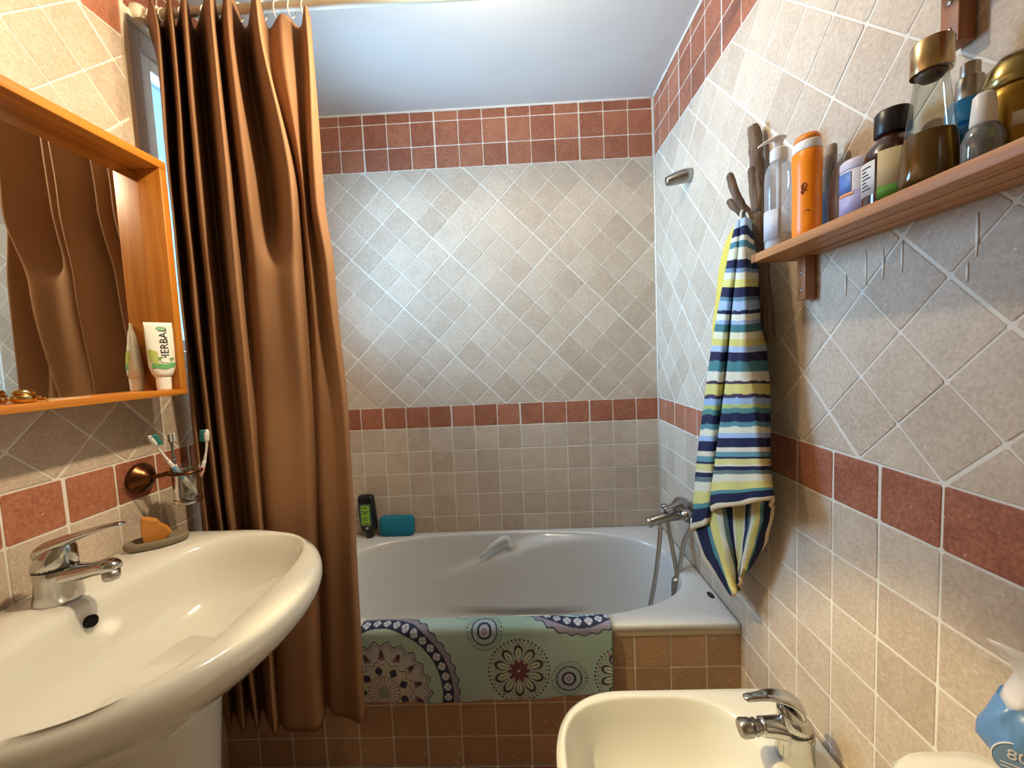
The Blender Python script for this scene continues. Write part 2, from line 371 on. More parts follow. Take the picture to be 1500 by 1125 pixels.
# ------------------------------------------------------------------ window in the left wall
win = thing('window_1', (XL, 1.33, WZ0), 'white framed window in the left wall behind the brown shower curtain', 'window'); win['kind'] = 'structure'
put('architrave', join(bb(XL-.01, XL+.006, WY0-.012, WY0+.004, WZ0-.012, WZ1+.012), bb(XL-.01, XL+.006, WY1-.004, WY1+.012, WZ0-.012, WZ1+.012),
                       bb(XL-.01, XL+.006, WY0+.004, WY1-.004, WZ1-.004, WZ1+.012), bb(XL-.01, XL+.006, WY0+.004, WY1-.004, WZ0-.012, WZ0+.004)), M_['pole'], win, auto=30)
F0 = XL-.022
put('window_frame', join(bb(F0-.04, F0+.012, WY0, WY0+.05, WZ0, WZ1), bb(F0-.04, F0+.012, WY1-.05, WY1, WZ0, WZ1), bb(F0-.04, F0+.012, WY0+.05, WY1-.05, WZ1-.05, WZ1), bb(F0-.04, F0+.012, WY0+.05, WY1-.05, WZ0, WZ0+.05)), M_['upvc'], win, auto=30)
a0, a1, c0, c1 = WY0+.053, WY1-.053, WZ0+.053, WZ1-.053
put('sash', join(bb(F0-.03, F0+.004, a0, a0+.03, c0, c1), bb(F0-.03, F0+.004, a1-.03, a1, c0, c1), bb(F0-.03, F0+.004, a0+.03, a1-.03, c1-.03, c1), bb(F0-.03, F0+.004, a0+.03, a1-.03, c0, c0+.03)), M_['white'], win, auto=30)
put('pane', quadbox(F0-.016, F0-.012, a0+.028, a1-.028, c0+.028, c1-.028), clear('window_glass', 'c4dcee', .1, .06), win, smooth=False)

# ------------------------------------------------------------------ ceiling spot bar (above the frame)
lamp = thing('ceiling_spotlight', (-.055, .82, .86), 'white ceiling spotlight bar with two warm heads above the room', 'lamp')
put('bar', rbox((-.055, .82, ZC-.012), (.05, .30, .022), .01, .004), M_['white'], lamp, auto=40)
em, nt, p = new('bulb_glow'); p.inputs['Emission Color'].default_value = (1, .8, .5, 1); p.inputs['Emission Strength'].default_value = 8
for loc, tgt, cone, watt in SPOTS:
    d = (Vector(tgt)-Vector(loc)).normalized(); q = d.to_track_quat('-Z', 'Y')
    put('stem', tube([(loc[0], loc[1], ZC-.022), tuple(Vector(loc)-d*.035)], .006, 10), M_['white'], lamp)
    if cone < 180: put('head', lathe(tuple(Vector(loc)-d*.05), [(.012, 0), (.026, .006), (.03, .03), (.034, .046), (.030, .046), (.026, .03), (.02, .02)], 26, rot=aim(d)), M_['white'], lamp)
    put('bulb', lathe(tuple(Vector(loc)-d*.028), [(.018, 0), (.02, .004), (.012, .010), (.002, .012)], 20, rot=aim(d)), em, lamp)
    ld = bpy.data.lights.new('spot_light', 'SPOT' if cone < 180 else 'POINT'); ld.energy = watt; ld.color = (1.0, .82, .57); ld.shadow_soft_size = .026*S
    if cone < 180: ld.spot_size = math.radians(cone); ld.spot_blend = .85
    lo = bpy.data.objects.new('spot_light', ld); COL.objects.link(lo); lo.parent = lamp; lo.location = W(loc)-ORG[lamp]; lo.rotation_euler = q.to_euler()

# added unseen spot, imitates lamp light the mirror throws towards the bidet
loc, tgt, cone, watt = BOUNCE_SPOT; d = (Vector(tgt)-Vector(loc)).normalized()
ws = thing('added_bounce_spot', (XL, loc[1], loc[2]), 'added unseen spotlight standing in for light bounced off the mirror', 'lamp')
put('wall_plate', lathe((XL+.002, loc[1], loc[2]+.02), [(.03, 0), (.03, .006), (.024, .012)], 24, rot=aim((1, 0, 0))), M_['white'], ws)
put('arm', tube([(XL+.01, loc[1], loc[2]+.02), (XL+.05, loc[1], loc[2]+.04), tuple(Vector(loc)-d*.045)], .006, 10, 4), M_['white'], ws)
put('head', lathe(tuple(Vector(loc)-d*.05), [(.012, 0), (.024, .006), (.028, .046), (.024, .046), (.02, .02)], 26, rot=aim(d)), M_['white'], ws)
ld = bpy.data.lights.new('added_bounce_light', 'SPOT'); ld.energy = watt; ld.color = (1.0, .80, .44); ld.shadow_soft_size = .02*S; ld.spot_size = math.radians(cone); ld.spot_blend = .35
lo = bpy.data.objects.new('added_bounce_light', ld); COL.objects.link(lo); lo.parent = ws; lo.location = W(loc)-ORG[ws]; lo.rotation_euler = d.to_track_quat('-Z', 'Y').to_euler()

# ------------------------------------------------------------------ bathtub
def radial(inside, C, thetas, rmax=2.):
    out = []
    for t in thetas:
        c, s = math.cos(t), math.sin(t); lo_, hi = 0, rmax
        for _ in range(40):
            md = (lo_+hi)/2
            if inside(C[0]+c*md, C[1]+s*md): lo_ = md
            else: hi = md
        out.append((C[0]+c*lo_, C[1]+s*lo_))
    return out
def sc(P, C, k, z): return [(C[0]+(x-C[0])*k, C[1]+(y-C[1])*k, z) for x, y in P]
ZR = -.765
C = (-.12, 1.42); x0, x1, y0, y1 = XL+.0045, XR-.0045, YT-.004, YB-.0045
th = sorted(list(np.linspace(-math.pi, math.pi, 168, endpoint=False))+[math.atan2(b-C[1], a-C[0]) for a in (x0, x1) for b in (y0, y1)])
rect = radial(lambda x, y: x0 <= x <= x1 and y0 <= y <= y1, C, th)
bowl = radial(lambda x, y: abs((x-C[0])/.637)**2.7+abs((y-C[1])/.297)**2.7 < 1, C, th)
def inset_rect(d): return [(min(max(x, x0+d), x1-d), min(max(y, y0+d), y1-d)) for x, y in rect]
rings = [[(x, y, ZR-.02) for x, y in inset_rect(.004)], [(x, y, ZR-.016) for x, y in rect], [(x, y, ZR-.006) for x, y in rect], [(x, y, ZR-.0015) for x, y in inset_rect(.002)], [(x, y, ZR) for x, y in inset_rect(.006)]]
for k, z in ((1.012, ZR), (1.004, ZR-.001), (.996, ZR-.005), (.99, ZR-.012)): rings.append(sc(bowl, C, k, z))
def wallk(z):   # how far in the bowl wall has come at height z
    t = (ZR-.012-z)/.33; return .99-.10*t-.10*max(0, t-.6)**1.5
for z in np.linspace(ZR-.02, ZR-.30, 30):
    R = sc(bowl, C, wallk(z), z); Q = []
    for x, y, zz in R:
        w = max(0, min(1, (y-1.5)/.08))                # back wall only: the moulded arm rest
        xs = x
        line = ZR-.014-.335*max(0, .07-xs)
        fade = 1/(1+math.exp(-(xs+.42)/.03))*1/(1+math.exp((xs-.20)/.05))
        d = 1/(1+math.exp((z-line)/.0065))
        Q.append((x, y-w*.040*d*fade*(1 if xs > -.1 else max(.2, 1+(xs+.1)/.40)), zz))
    rings.append(Q)
k = wallk(ZR-.30)
for a, z in ((k*.96, ZR-.325), (k*.88, ZR-.345), (k*.7, ZR-.353), (k*.35, ZR-.357), (.03, ZR-.358)): rings.append(sc(bowl, C, a, z))
tub = thing('bathtub', (-.17, 1.42, ZF), 'white built-in bathtub with moulded arm rest behind the tiled front', 'bathtub')
put('tub_shell', loft(rings, (False, True)), M_['enamel'], tub)
put('grip_handle', tube([(-.215, 1.672, -.85), (-.165, 1.676, -.808), (-.118, 1.684, -.781), (-.094, 1.684, -.783), (-.086, 1.676, -.815)], [.007, .012, .014, .013, .009], 12, 6), M_['enamel'], tub)
put('drain', lathe((.1, 1.42, ZR-.357), [(.024, 0), (.024, .003), (.018, .004), (.016, .002)], 24), M_['chrome'], tub)
put('oval_cap', lathe((.551, 1.222, ZR-.0005), [(.016, 0), (.016, .002), (.013, .003)], 20, sx=.55, sy=1.1), M_['rubber'], tub, label='small dark oval cap on the corner deck')

# ------------------------------------------------------------------ shower curtain on its pole
RY = 1.036
pole = thing('curtain_pole', (XL, RY, .872), 'cream painted shower curtain pole across the top of the bath', 'curtain pole')
put('rod', tube([(XL+.02, RY, .877), (XR-.004, RY, .866)], .0105, 16), M_['pole'], pole)
put('wall_socket', lathe((XL+.001, RY, .877), [(.024, .002), (.024, .012), (.02, .02), (.0125, .024), (.0125, .05), (.015, .052), (.015, .058), (.0105, .058)], 24, rot=aim((1, 0, 0))), M_['pole'], pole, auto=40)
put('wall_socket', lathe((XR-.0045, RY, .866), [(.024, 0), (.024, .012), (.02, .02), (.0125, .024), (.0125, .04)], 24, rot=aim((-1, 0, 0))), M_['pole'], pole, auto=40)
CT = [
 (.868, [(-.904,1.05),(-.86,1.015),(-.877,1.06),(-.81,1.01),(-.842,1.062),(-.772,1.008),(-.80,1.07),(-.70,.995),(-.716,1.045),(-.668,1.01),(-.668,1.072),(-.592,.995),(-.598,1.045),(-.548,1.02),(-.52,1.05),(-.482,1.005),(-.477,1.02)]),
 (.794, [(-.904,1.07),(-.837,1.0),(-.882,1.075),(-.802,1.0),(-.847,1.08),(-.767,1.0),(-.804,1.085),(-.696,.985),(-.719,1.04),(-.666,1.005),(-.673,1.08),(-.585,.985),(-.597,1.04),(-.545,1.015),(-.52,1.05),(-.479,1.0),(-.477,1.02)]),
 (.406, [(-.905,1.07),(-.845,1.0),(-.889,1.075),(-.81,1.0),(-.855,1.08),(-.771,1.0),(-.80,1.085),(-.693,.985),(-.698,1.025),(-.652,1.0),(-.629,1.06),(-.54,.992),(-.555,1.05),(-.526,1.02),(-.53,1.055),(-.487,1.0),(-.476,1.02)]),
 (.22, [(-.905,1.07),(-.847,1.0),(-.887,1.075),(-.808,1.0),(-.855,1.08),(-.771,1.0),(-.797,1.085),(-.69,.985),(-.694,1.022),(-.652,1.0),(-.605,1.012),(-.55,1.0),(-.552,1.05),(-.524,1.02),(-.508,1.04),(-.47,1.0),(-.462,1.02)]),
 (-.147, [(-.905,1.07),(-.85,1.01),(-.884,1.075),(-.804,1.0),(-.853,1.08),(-.774,1.0),(-.792,1.085),(-.688,.985),(-.691,1.02),(-.653,1.0),(-.598,1.005),(-.56,1.01),(-.549,1.04),(-.523,1.02),(-.491,1.02),(-.457,1.0),(-.452,1.02)]),
 (-.861, [(-.904,1.07),(-.843,1.02),(-.869,1.075),(-.798,1.01),(-.833,1.08),(-.764,1.01),(-.789,1.08),(-.705,1.0),(-.711,1.03),(-.678,1.01),(-.63,1.01),(-.592,1.015),(-.584,1.05),(-.554,1.02),(-.512,1.015),(-.468,1.0),(-.465,1.02)]),
 (-.985, [(-.904,1.07),(-.843,1.02),(-.869,1.075),(-.798,1.012),(-.833,1.08),(-.764,1.012),(-.789,1.08),(-.705,1.0),(-.711,1.03),(-.678,1.01),(-.63,1.01),(-.592,1.015),(-.584,1.05),(-.554,1.02),(-.512,1.015),(-.468,1.0),(-.465,1.02)])]
zs = [a for a, _ in CT]
fine = []
for z, row in CT:
    k_ = min(1, max(0, (z-.0)/.6))*.045
    fine.append(np.array(cr([(a*(b-k_)/b, b-k_) if b < 1.021 and i < 12 else (a, b) for i, (a, b) in enumerate(row)], 12)))
NZ = 110; rows = []
for zz in np.linspace(zs[0], zs[-1], NZ):
    i = max(i for i in range(len(zs)-1) if zz <= zs[i]+1e-9)
    t = (zs[i]-zz)/(zs[i]-zs[i+1]); t = t*t*(3-2*t) if i in (1, 2, 3) else t
    R = fine[i]*(1-t)+fine[i+1]*t; depth = (zs[0]-zz)/(zs[0]-zs[-1]); out = []
    for j, (x, y) in enumerate(R):
        s = j/len(R)
        wob = .003*math.sin(5*zz+4*s*6)+.0010*math.sin(17*zz+14*s+1)
        dip = .006*(1-math.cos(s*2*math.pi*8.5))*(1 if depth < .01 else 0)
        out.append((max(x, XL+.008), y+wob*min(1, depth*6+.1), zz-dip-max(0, min(1, (s-.64)/.06))*.022*max(0, 1-depth*8)+max(0, min(1, (s-.70)/.04))*.032*max(0, (depth-.9)/.1)))
    rows.append(out)
cur = thing('shower_curtain', (-.69, 1.035, -.985), 'brown cloth shower curtain gathered at the left end of the bath', 'curtain')
cl = put('cloth', loft(rows, (False, False), closed=False), M_['curtain'], cur)
sd = cl.modifiers.new('thickness', 'SOLIDIFY'); sd.thickness = .0022; sd.offset = 0
mring = simple('clear_ring_plastic', 'd8d2c4', .2)
for x in (-.88, -.85, -.80, -.745, -.715, -.66, -.60, -.565, -.53, -.497):
    pts = [(x+.004*math.sin(a), RY+.016*math.cos(a), .868+.018*math.sin(a)) for a in np.linspace(0, 2*math.pi, 18)]
    put('ring', tube(pts, .0017, 6), mring, cur)

# ------------------------------------------------------------------ printed mat over the bath's edge
prof = [(1.142, -.815), (1.1375, -.785), (1.132, -.764), (1.121, -.7565), (1.105, -.7545), (1.09, -.7565), (1.082, -.765), (1.0805, -.785), (1.0795, -.85), (1.079, -.91), (1.081, -.963)]
pc = cr(prof, 24); ls = [0]
for a, b in zip(pc, pc[1:]): ls.append(ls[-1]+np.linalg.norm(b-a))
ls = np.array(ls); NV, NU = 190, 430
tv = np.linspace(0, ls[-1], NV); pv = np.array([[np.interp(t, ls, [p[k] for p in pc]) for k in (0, 1)] for t in tv])
top = ls[min(range(len(pc)), key=lambda i: abs(pc[i][0]-1.12)+abs(pc[i][1]+.7565))]
verts = []; PQ = []
for i in range(NV):
    for j in range(NU):
        s = j/(NU-1); x = -.492+.704*s; t = tv[i]
        hang = max(0, (t-top-.04)/.2)
        sag = .008*math.sin(s*3.0+.5)-.006*s
        x += .004*math.sin(6*t)*(1 if s > .9 else 0)-.012*hang*(s-.5)*.5
        verts.append((x, pv[i][0]-.0022*math.sin(s*17+t*8)*hang+.0015*math.sin(s*41)*hang, pv[i][1]-sag*hang*1.2))
        PQ.append((530+s*363, 906+(t-top)/.00203))
PQ = np.array(PQ); P, Q = PQ[:, 0], PQ[:, 1]
hexc = lambda h: np.array(lin(h)[:3])
n1 = np.sin(P*.013+1)*np.sin(Q*.021+2)+.5*np.sin(P*.037+Q*.03)
col = hexc('93b1a4')[None]*(1-(n1[:, None]*.35+.45).clip(0, 1))+hexc('b4cccb')[None]*(n1[:, None]*.35+.45).clip(0, 1)
def paint(mask, h, a=1.0):
    k = (mask.astype(float)*a)[:, None]; col[:] = col*(1-k)+hexc(h)[None]*k
def polar(cx, cy, sy=1.0):
    dx, dy = P-cx, (Q-cy)*sy; return np.hypot(dx, dy), np.arctan2(dy, dx)
NAVY, GREY, PALE, PLUM, MINT = '2b3350', '8d8a9c', 'c9c8c4', '6b4a55', 'a5bfae'
def beads(r, a, R, w, nb):
    paint((abs(r-R-w*.75) < w*.55+1.6*np.cos(a*nb)), '8f8aa0'); paint(abs(r-R-w*1.25-1.6*np.cos(a*nb)) < .8, NAVY)
    paint(abs(r-R) < w*.62, NAVY)
    ph = (a*nb/(2*math.pi)) % 1-.5; d = np.hypot(ph*2*math.pi*R/nb, r-R)
    paint(d < w*.5, '9ba3bb'); paint((d < w*.42) & (np.cos(4*np.arctan2(r-R, ph*2*math.pi*R/nb)) > .25) & (d > w*.12), 'd5d6da'); paint((d < w*.5) & (d > w*.43), NAVY)
# large mandala, lower left
r, a = polar(560, 1009)
paint(r < 88, MINT); beads(r, a, 95, 13, 40)
zz = 66+4*abs(((a*22/math.pi) % 2)-1)*2
paint(r < zz, '5a5f72'); paint(r < zz-2.5, PALE); paint(r < zz-4.5, '50505f'); paint(r < zz-6, 'b2b2b4')
pet = (a*14/math.pi) % 2-1
paint((r > 46) & (r < 60) & (abs(pet) < .55-(r-46)*.03), '8a6a70'); paint((r > 50) & (r < 58) & (abs(pet) < .2), '4b3f48')
sc_ = 43+2.5*np.cos(a*18); paint(r < sc_+2.5, PALE); paint(r < sc_, '5c5560'); paint(r < sc_-1.5, 'b9b8a6')
pet = (a*9/math.pi) % 2-1; paint((r > 24) & (r < 38) & (abs(pet) < .5*np.sin(((r-24)/14).clip(0, 1)*math.pi)), '383c50')
paint(r < 24, 'a08c8c'); paint((r < 22) & (r > 9) & (np.cos(a*24) > .2), 'd3cfc9'); paint(r < 9, '8f9a84')
# arc of a second mandala, top right
r, a = polar(851, 829, 1.0); paint((r < 82), 'a9cbd2'); beads(r, a, 89, 13, 37)
r, a = polar(862, 878); paint(abs(r-31-1.5*np.cos(a*20)) < 1.2, NAVY)
# small ringed dots
for cx, cy in ((712, 927), (832, 998)):
    r, a = polar(cx, cy); paint((abs(r-25) < .9) & (np.cos(a*36) > 0), '4b5560'); paint((abs(r-21.5) < .7) & (np.cos(a*40) > 0), '5b6570')
    paint(r < 19, '2f3a57'); paint(r < 17, '9fb0bc'); paint(abs(r-9) < 1.6, NAVY); paint((r < 7.5), 'aeb4c0'); paint(r < 3.5, '7e6a8a'); paint(r < 1.4, PALE)
# flowers
for cx, cy in ((760, 983), (912, 996)):
    r, a = polar(cx, cy); paint((abs(r-44) < 1.3) & (np.cos(a*46) > .1), '3d3540'); paint((abs(r-40) < 1.0) & (np.cos(a*40) > .3), '8c5a5a')
    paint(r < 38, '97a398', .55); paint((r < 41) & (np.cos(a*10+math.pi) > .8), '9a7d80', .8)
    pet = (a*10/math.pi) % 2-1; w = .78*np.sqrt(np.maximum(0, 1-((r-25)/11.5)**2))
    paint(abs(pet) < w, '37323c'); w2 = .78*np.sqrt(np.maximum(0, 1-((r-23)/10.5)**2))-.17; paint(abs(pet) < w2, 'a9b8a8'); paint((abs(pet) < w2-.16) & (r < 28), 'c7cbb6'); paint((abs(pet) < .1) & (r < 28) & (r > 14), '5d6660')
    paint(r < 14+3*np.cos(a*10), '6c4250'); paint((r < 12) & (np.cos(a*20) > .6) & (r > 4), '824f5d'); paint(r < 1.8, 'd8d4cc')
r, a = polar(680, 892); paint((abs(r-17) < 1.2) & (np.cos(a*30) > 0), '4b5a66')
bm = thing('bath_mat', (-.14, 1.10, -.97), 'green cloth bath mat with mandala print folded over the tub edge', 'bath mat')
V = verts; F = [(i*NU+j, i*NU+j+1, (i+1)*NU+j+1, (i+1)*NU+j) for i in range(NV-1) for j in range(NU-1)]
mo = put('cloth', (V, F), M_['matcloth'], bm, cols=np.concatenate([col, np.ones((len(col), 1))], 1))
sd = mo.modifiers.new('thickness', 'SOLIDIFY'); sd.thickness = .0045; sd.offset = -1
def hem(idx, r=.0026): return tube([verts[k] for k in idx], r, 6)
mh = simple('mat_hem', '7f9c90', .95)
put('hem', hem([(NV-1)*NU+j for j in range(0, NU, 6)]), mh, bm); put('hem', hem([i*NU+NU-1 for i in range(0, NV, 5)]), mh, bm)

# ------------------------------------------------------------------ washbasin on its pedestal
YC_ = .66; Cb = (-.655, YC_); XW = XL+.0045
th = list(np.linspace(-math.pi, math.pi, 120, endpoint=False))
def dshape(x, y):
    if x < XW or abs(y-YC_) > .296: return False
    return x < -.70 or ((x+.70)/.297)**2+((y-YC_)/.296)**2.1*1 < 1 if y >= YC_ else (x < -.70 or ((x+.70)/.297)**2+((YC_-y)/.296)**2.1 < 1)
outl = radial(dshape, Cb, th)
inner = radial(lambda x, y: abs((x+.632)/.157)**3+abs((y-YC_)/.252)**3 < 1, Cb, th)
def wl(R): return [(max(x, XW), y, z) for x, y, z in R]
ZS = -.396
mix = lambda A, B, t, z: [(a[0]*(1-t)+b[0]*t, a[1]*(1-t)+b[1]*t, z) for a, b in zip(A, B)]
def pedo(k, z): return radial(lambda x, y: abs((x+.74)/(.155*k))**2.6+abs((y-YC_)/(.10*k))**2.6 < 1, (-.74, YC_), th)
rings = [wl(mix(outl, [(Cb[0], Cb[1])]*len(outl), t, z)) for t, z in ((.62, -.56), (.5, -.545), (.35, -.52), (.2, -.49), (.09, -.465), (.02, -.445), (-.008, -.43), (-.012, -.42), (-.008, -.409), (.008, -.4), (.04, -.3955))]
rings += [mix(outl, inner, t, z) for t, z in ((.55, -.394), (.8, -.3955), (.93, -.398), (1.0, -.4035))]
rings += [sc(inner, (-.632, YC_), k, z) for k, z in ((.975, -.413), (.955, -.43), (.93, -.455), (.89, -.485), (.82, -.51), (.7, -.53), (.5, -.543), (.2, -.55), (.06, -.551))]
sink = thing('washbasin', (-.74, YC_, ZF), 'white ceramic pedestal washbasin under the wooden mirror cabinet', 'washbasin')
put('basin', loft(rings, (True, True)), M_['ceramic'], sink)
pr_ = []
for k, z in ((1.08, ZF+.001), (1.08, ZF+.02), (.98, ZF+.06), (.92, -.9), (.92, -.75), (1.0, -.62), (1.12, -.54)):
    pr_.append([(max(x, XW+.002), y, z) for x, y in pedo(k, z)])
put('pedestal', loft(pr_), M_['ceramic'], sink)
put('overflow_hole', lathe((-.7785, .662, -.4335), [(.0105, -.004), (.0105, .0035), (.009, .004), (.008, .001)], 18, rot=aim((1, 0, .22))), M_['hole'], sink)
put('drain', lathe((-.632, YC_, -.551), [(.022, 0), (.022, .003), (.014, .0035), (.012, .001)], 20), M_['chrome'], sink)

def mixer(name, c, label, cat, d, k=1.0, bidet=False):
    """single lever tap: d = +1 spout towards +X, -1 towards -X"""
    t = thing(name, c, label, cat); x, y, z = c
    X = lambda a: x+d*a*k
    body = loft([[(X(0)+a*k*math.cos(q)*1.08+d*o*k, y+a*k*math.sin(q), z+h*k) for q in np.linspace(0, 2*math.pi, 24, endpoint=False)] for a, h, o in ((.031, 0, 0), (.032, .004, 0), (.029, .02, .001), (.0285, .04, .002), (.030, .052, .001), (.029, .058, 0))])
    put('body', body, M_['chrome'], t, auto=50)
    put('collar', lathe((X(.0), y, z+.058*k), [(.0285*k, 0), (.0285*k, .003*k)], 24, sx=1.06), M_['rubber'], t)
    cap = [[(X(o)+a*k*1.05*math.cos(q), y+a*k*math.sin(q), z+h*k+d*math.cos(q)*sl*k) for q in np.linspace(0, 2*math.pi, 24, endpoint=False)] for a, h, o, sl in ((.029, .061, 0, 0), (.0295, .070, .0, .003), (.028, .082, .002, .010), (.022, .092, .006, .012), (.012, .098, .010, .008), (.003, .0995, .012, 0))]
    put('cartridge_cap', loft(cap), M_['chrome'], t)
    hp = [(-.022, .073), (-.012, .090), (.012, .101), (.045, .112), (.085, .124), (.122, .1315), (.130, .132)] if not bidet else [(.0, .060), (-.004, .095), (.012, .116), (.045, .124), (.07, .1225), (.092, .120), (.097, .1195)]
    put('lever', tube([(X(a), y, z+h*k) for a, h in hp], [r*k for r in (.014, .023, .021, .015, .011, .0095, .006)], 14, 4, flat=(1, .5) if not bidet else (.95, .5)), M_['chrome'], t)
    if bidet:
        put('spout', tube([(X(.0), y, z+.05*k), (X(.03), y, z+.058*k), (X(.066), y, z+.060*k)], [.026*k, .02*k, .0165*k], 18, 4), M_['chrome'], t)
        put('swivel_nozzle', lathe((X(.066), y, z+.060*k), [(.012*k, -.002), (.012*k, .006*k), (.0155*k, .008*k), (.0155*k, .014*k), (.013*k, .016*k), (.0165*k, .019*k), (.0175*k, .035*k), (.015*k, .04*k), (.012*k, .04*k)], 20, rot=aim((d, 0, -.08))), M_['chrome2'], t, auto=30)
        put('pull_rod', tube([(X(-.035), y, z), (X(-.035), y, z+.045*k)], [.003, .0045], 8), M_['chrome'], t)
    else:
        put('spout', tube([(X(.0), y, z+.042*k), (X(.03), y, z+.046*k), (X(.07), y, z+.053*k), (X(.098), y, z+.058*k), (X(.112), y, z+.055*k)], [.024*k, .019*k, .015*k, .0155*k, .010*k], 16, 5, flat=(1.05, .85)), M_['chrome'], t)
        put('aerator', lathe((X(.10), y, z+.034*k), [(.011*k, 0), (.0125*k, .004*k), (.0125*k, .016*k)], 18), M_['steel'], t)
    return t
mixer('washbasin_tap', (-.838, .668, -.3945), 'chrome single lever tap on the washbasin below the mirror', 'tap', 1)

# soap dish with a piece of soap
ang = math.atan2(.0625, .084); c_, s_ = math.cos(ang), math.sin(ang); DC = (-.8475, .872)
def dish(k, z, f=1):
    return [(DC[0]+c_*.058*k*math.cos(q)-s_*.030*k*math.sin(q)*f, DC[1]+s_*.058*k*math.cos(q)+c_*.030*k*math.sin(q)*f, z) for q in np.linspace(0, 2*math.pi, 36, endpoint=False)]
put('soap_dish', loft([dish(.80, -.3945), dish(.97, -.390), dish(1.0, -.383), dish(.97, -.377), dish(.88, -.3755), dish(.80, -.379), dish(.6, -.382), dish(.2, -.383)]), simple('stone_resin', '8f8068', .7, noise=('776a55', 40), bump=(90, .4)), label='oval grey brown stone soap dish on the washbasin corner', cat='soap dish')
sp = [(-.030, 0), (.018, .0), (.030, .012), (.022, .026), (.008, .036), (.002, .046), (-.012, .052), (-.030, .058), (-.034, .03)]
so = []
for th_, k in ((-.010, .9), (-.008, 1), (.006, 1), (.009, .93)):
    so.append([(DC[0]+.003+c_*a*k*.8+s_*th_, DC[1]+s_*a*k*.8-c_*th_, -.381+b*k+(1-k)*.02) for a, b in sp])
put('soap_bar', loft(so), simple('orange_soap', 'c8853a', .5, sub=.2, noise=('b8752c', 30)), label='broken orange bar of soap standing in the soap dish', cat='soap', auto=35)

# toothbrush holder
hold = thing('toothbrush_holder', (XL, .916, -.25), 'bronze wall holder with a clear tumbler beside the curtain', 'toothbrush holder')
bronze = simple('antique_bronze', '5f3a22', .28, .85); glass = clear('tumbler_glass', 'e8ebe6', .2)
put('wall_rose', lathe((XL+.0036, .916, -.25), [(.036, 0), (.036, .004), (.033, .009), (.026, .013), (.022, .02), (.012, .026), (.007, .03)], 30, rot=aim((1, 0, 0))), bronze, hold)
CU = (-.822, .938)
put('arm', tube([(XL+.025, .916, -.25), (XL+.045, .918, -.247), (CU[0]-.031, CU[1]-.012, -.243)], .0055, 10, 4), bronze, hold)
put('holder_ring', tube([(CU[0]+.031*math.cos(q), CU[1]+.031*math.sin(q), -.243) for q in np.linspace(0, 2*math.pi, 32)], .0042, 8), bronze, hold)
put('tumbler', lathe((CU[0], CU[1], 0), [(.031, -.228), (.0285, -.235), (.0275, -.31), (.029, -.314), (.0, -.316)], 28, caps=(False, False)), glass, hold)
put('tumbler_base', lathe((CU[0], CU[1], 0), [(.027, -.304), (.0295, -.309), (.0295, -.316), (.026, -.319)], 28), clear('thick_glass', 'c8cdc6', .4), hold)
wb = simple('brush_white', 'e4e1da', .4)
def brush(top, bot, c1, c2, bris, label, face, bow):
    t = thing('toothbrush', bot, label, 'toothbrush', 'toothbrushes in the tumbler')
    a, b = Vector(bot), Vector(top); d = (b-a); fv = Vector(face).normalized(); L = d.length; bw = Vector(bow)
    P_ = lambda k: a+d*k+bw*(4*k*(1-k))
    put('handle', tube([P_(.0), P_(.15), P_(.4), P_(.62)], [.0042, .0058, .0056, .0038], 10, 4), c1, t)
    put('grip', tube([P_(.28), P_(.36), P_(.46), P_(.54)], [.0048, .0064, .0062, .0044], 10, 3), c2, t)
    put('neck', tube([P_(.6), P_(.75), P_(.87)], [.0036, .0024, .003], 8, 3), c1, t)
    put('head', tube([P_(.85), P_(.88), P_(.97), P_(1.0)], [.003, .0062, .0062, .003], 10, 2, flat=(1, .8)), c1, t)
    g = []
    for k in np.linspace(.875, .985, 6):
        for o in (-.0032, .0032):
            p_ = P_(k)+d.cross(fv).normalized()*o; g.append(tube([p_, p_+fv*.0135], [.0021, .0018], 5))
    put('bristles', join(*g), bris, t); return t
lb = simple('brush_blue', '6f9fc4', .4); gr = simple('brush_grey', '5d5f60', .4); pk = simple('brush_pink', 'd39a8e', .4); tg = simple('bristle_teal', '2c7c74', .6); wbr = simple('bristle_white', 'd8d8d6', .6)
brush((-.833, .864, -.142), (-.815, .957, -.305), wb, lb, tg, 'pale blue and white toothbrush leaning left in the tumbler', (.6, .8, .15), (.0, -.001, -.004))
brush((-.828, .912, -.146), (-.838, .930, -.305), gr, wb, wbr, 'grey toothbrush with white grip, middle one of the tumbler', (.8, -.5, .2), (0, 0, 0))
brush((-.772, .951, -.146), (-.836, .945, -.305), wb, pk, tg, 'white and pink toothbrush leaning right over the tumbler rim', (-.7, -.3, .1), (.010, .006, -.016))

# ------------------------------------------------------------------ mirror cabinet
MX, MF = XL+.044, XL+.100; my0, my1, mz0, mz1 = .40, .963, -.058, .4865
mc = thing('mirror_cabinet', (XL, .68, mz0), 'honey coloured wooden box frame mirror hung over the washbasin', 'mirror')
put('top_board', bb(XL+.0045, MF, my0, my1, mz1-.019, mz1, .002), M_['pine'], mc, auto=30)
put('bottom_board', bb(XL+.0045, MF, my0, my1, mz0, mz0+.0135, .002), M_['pine'], mc, auto=30)
put('side_board', bb(XL+.0045, MF, my1-.019, my1-.0005, mz0+.0135, mz1-.019, .002), M_['pinez'], mc, auto=30)
put('side_board', bb(XL+.0045, MF, my0, my0+.019, mz0+.0135, mz1-.019, .002), M_['pinez'], mc, auto=30)
put('back_panel', quadbox(XL+.0045, MX-.003, my0+.018, my1-.018, mz0+.013, mz1-.018), M_['pinez'], mc, smooth=False)
put('glass', quadbox(MX-.003, MX, my0+.019, my1-.019, mz0+.0135, mz1-.019), M_['mirror'], mc, smooth=False, label='mirror glass')
ZK = mz0+.0135
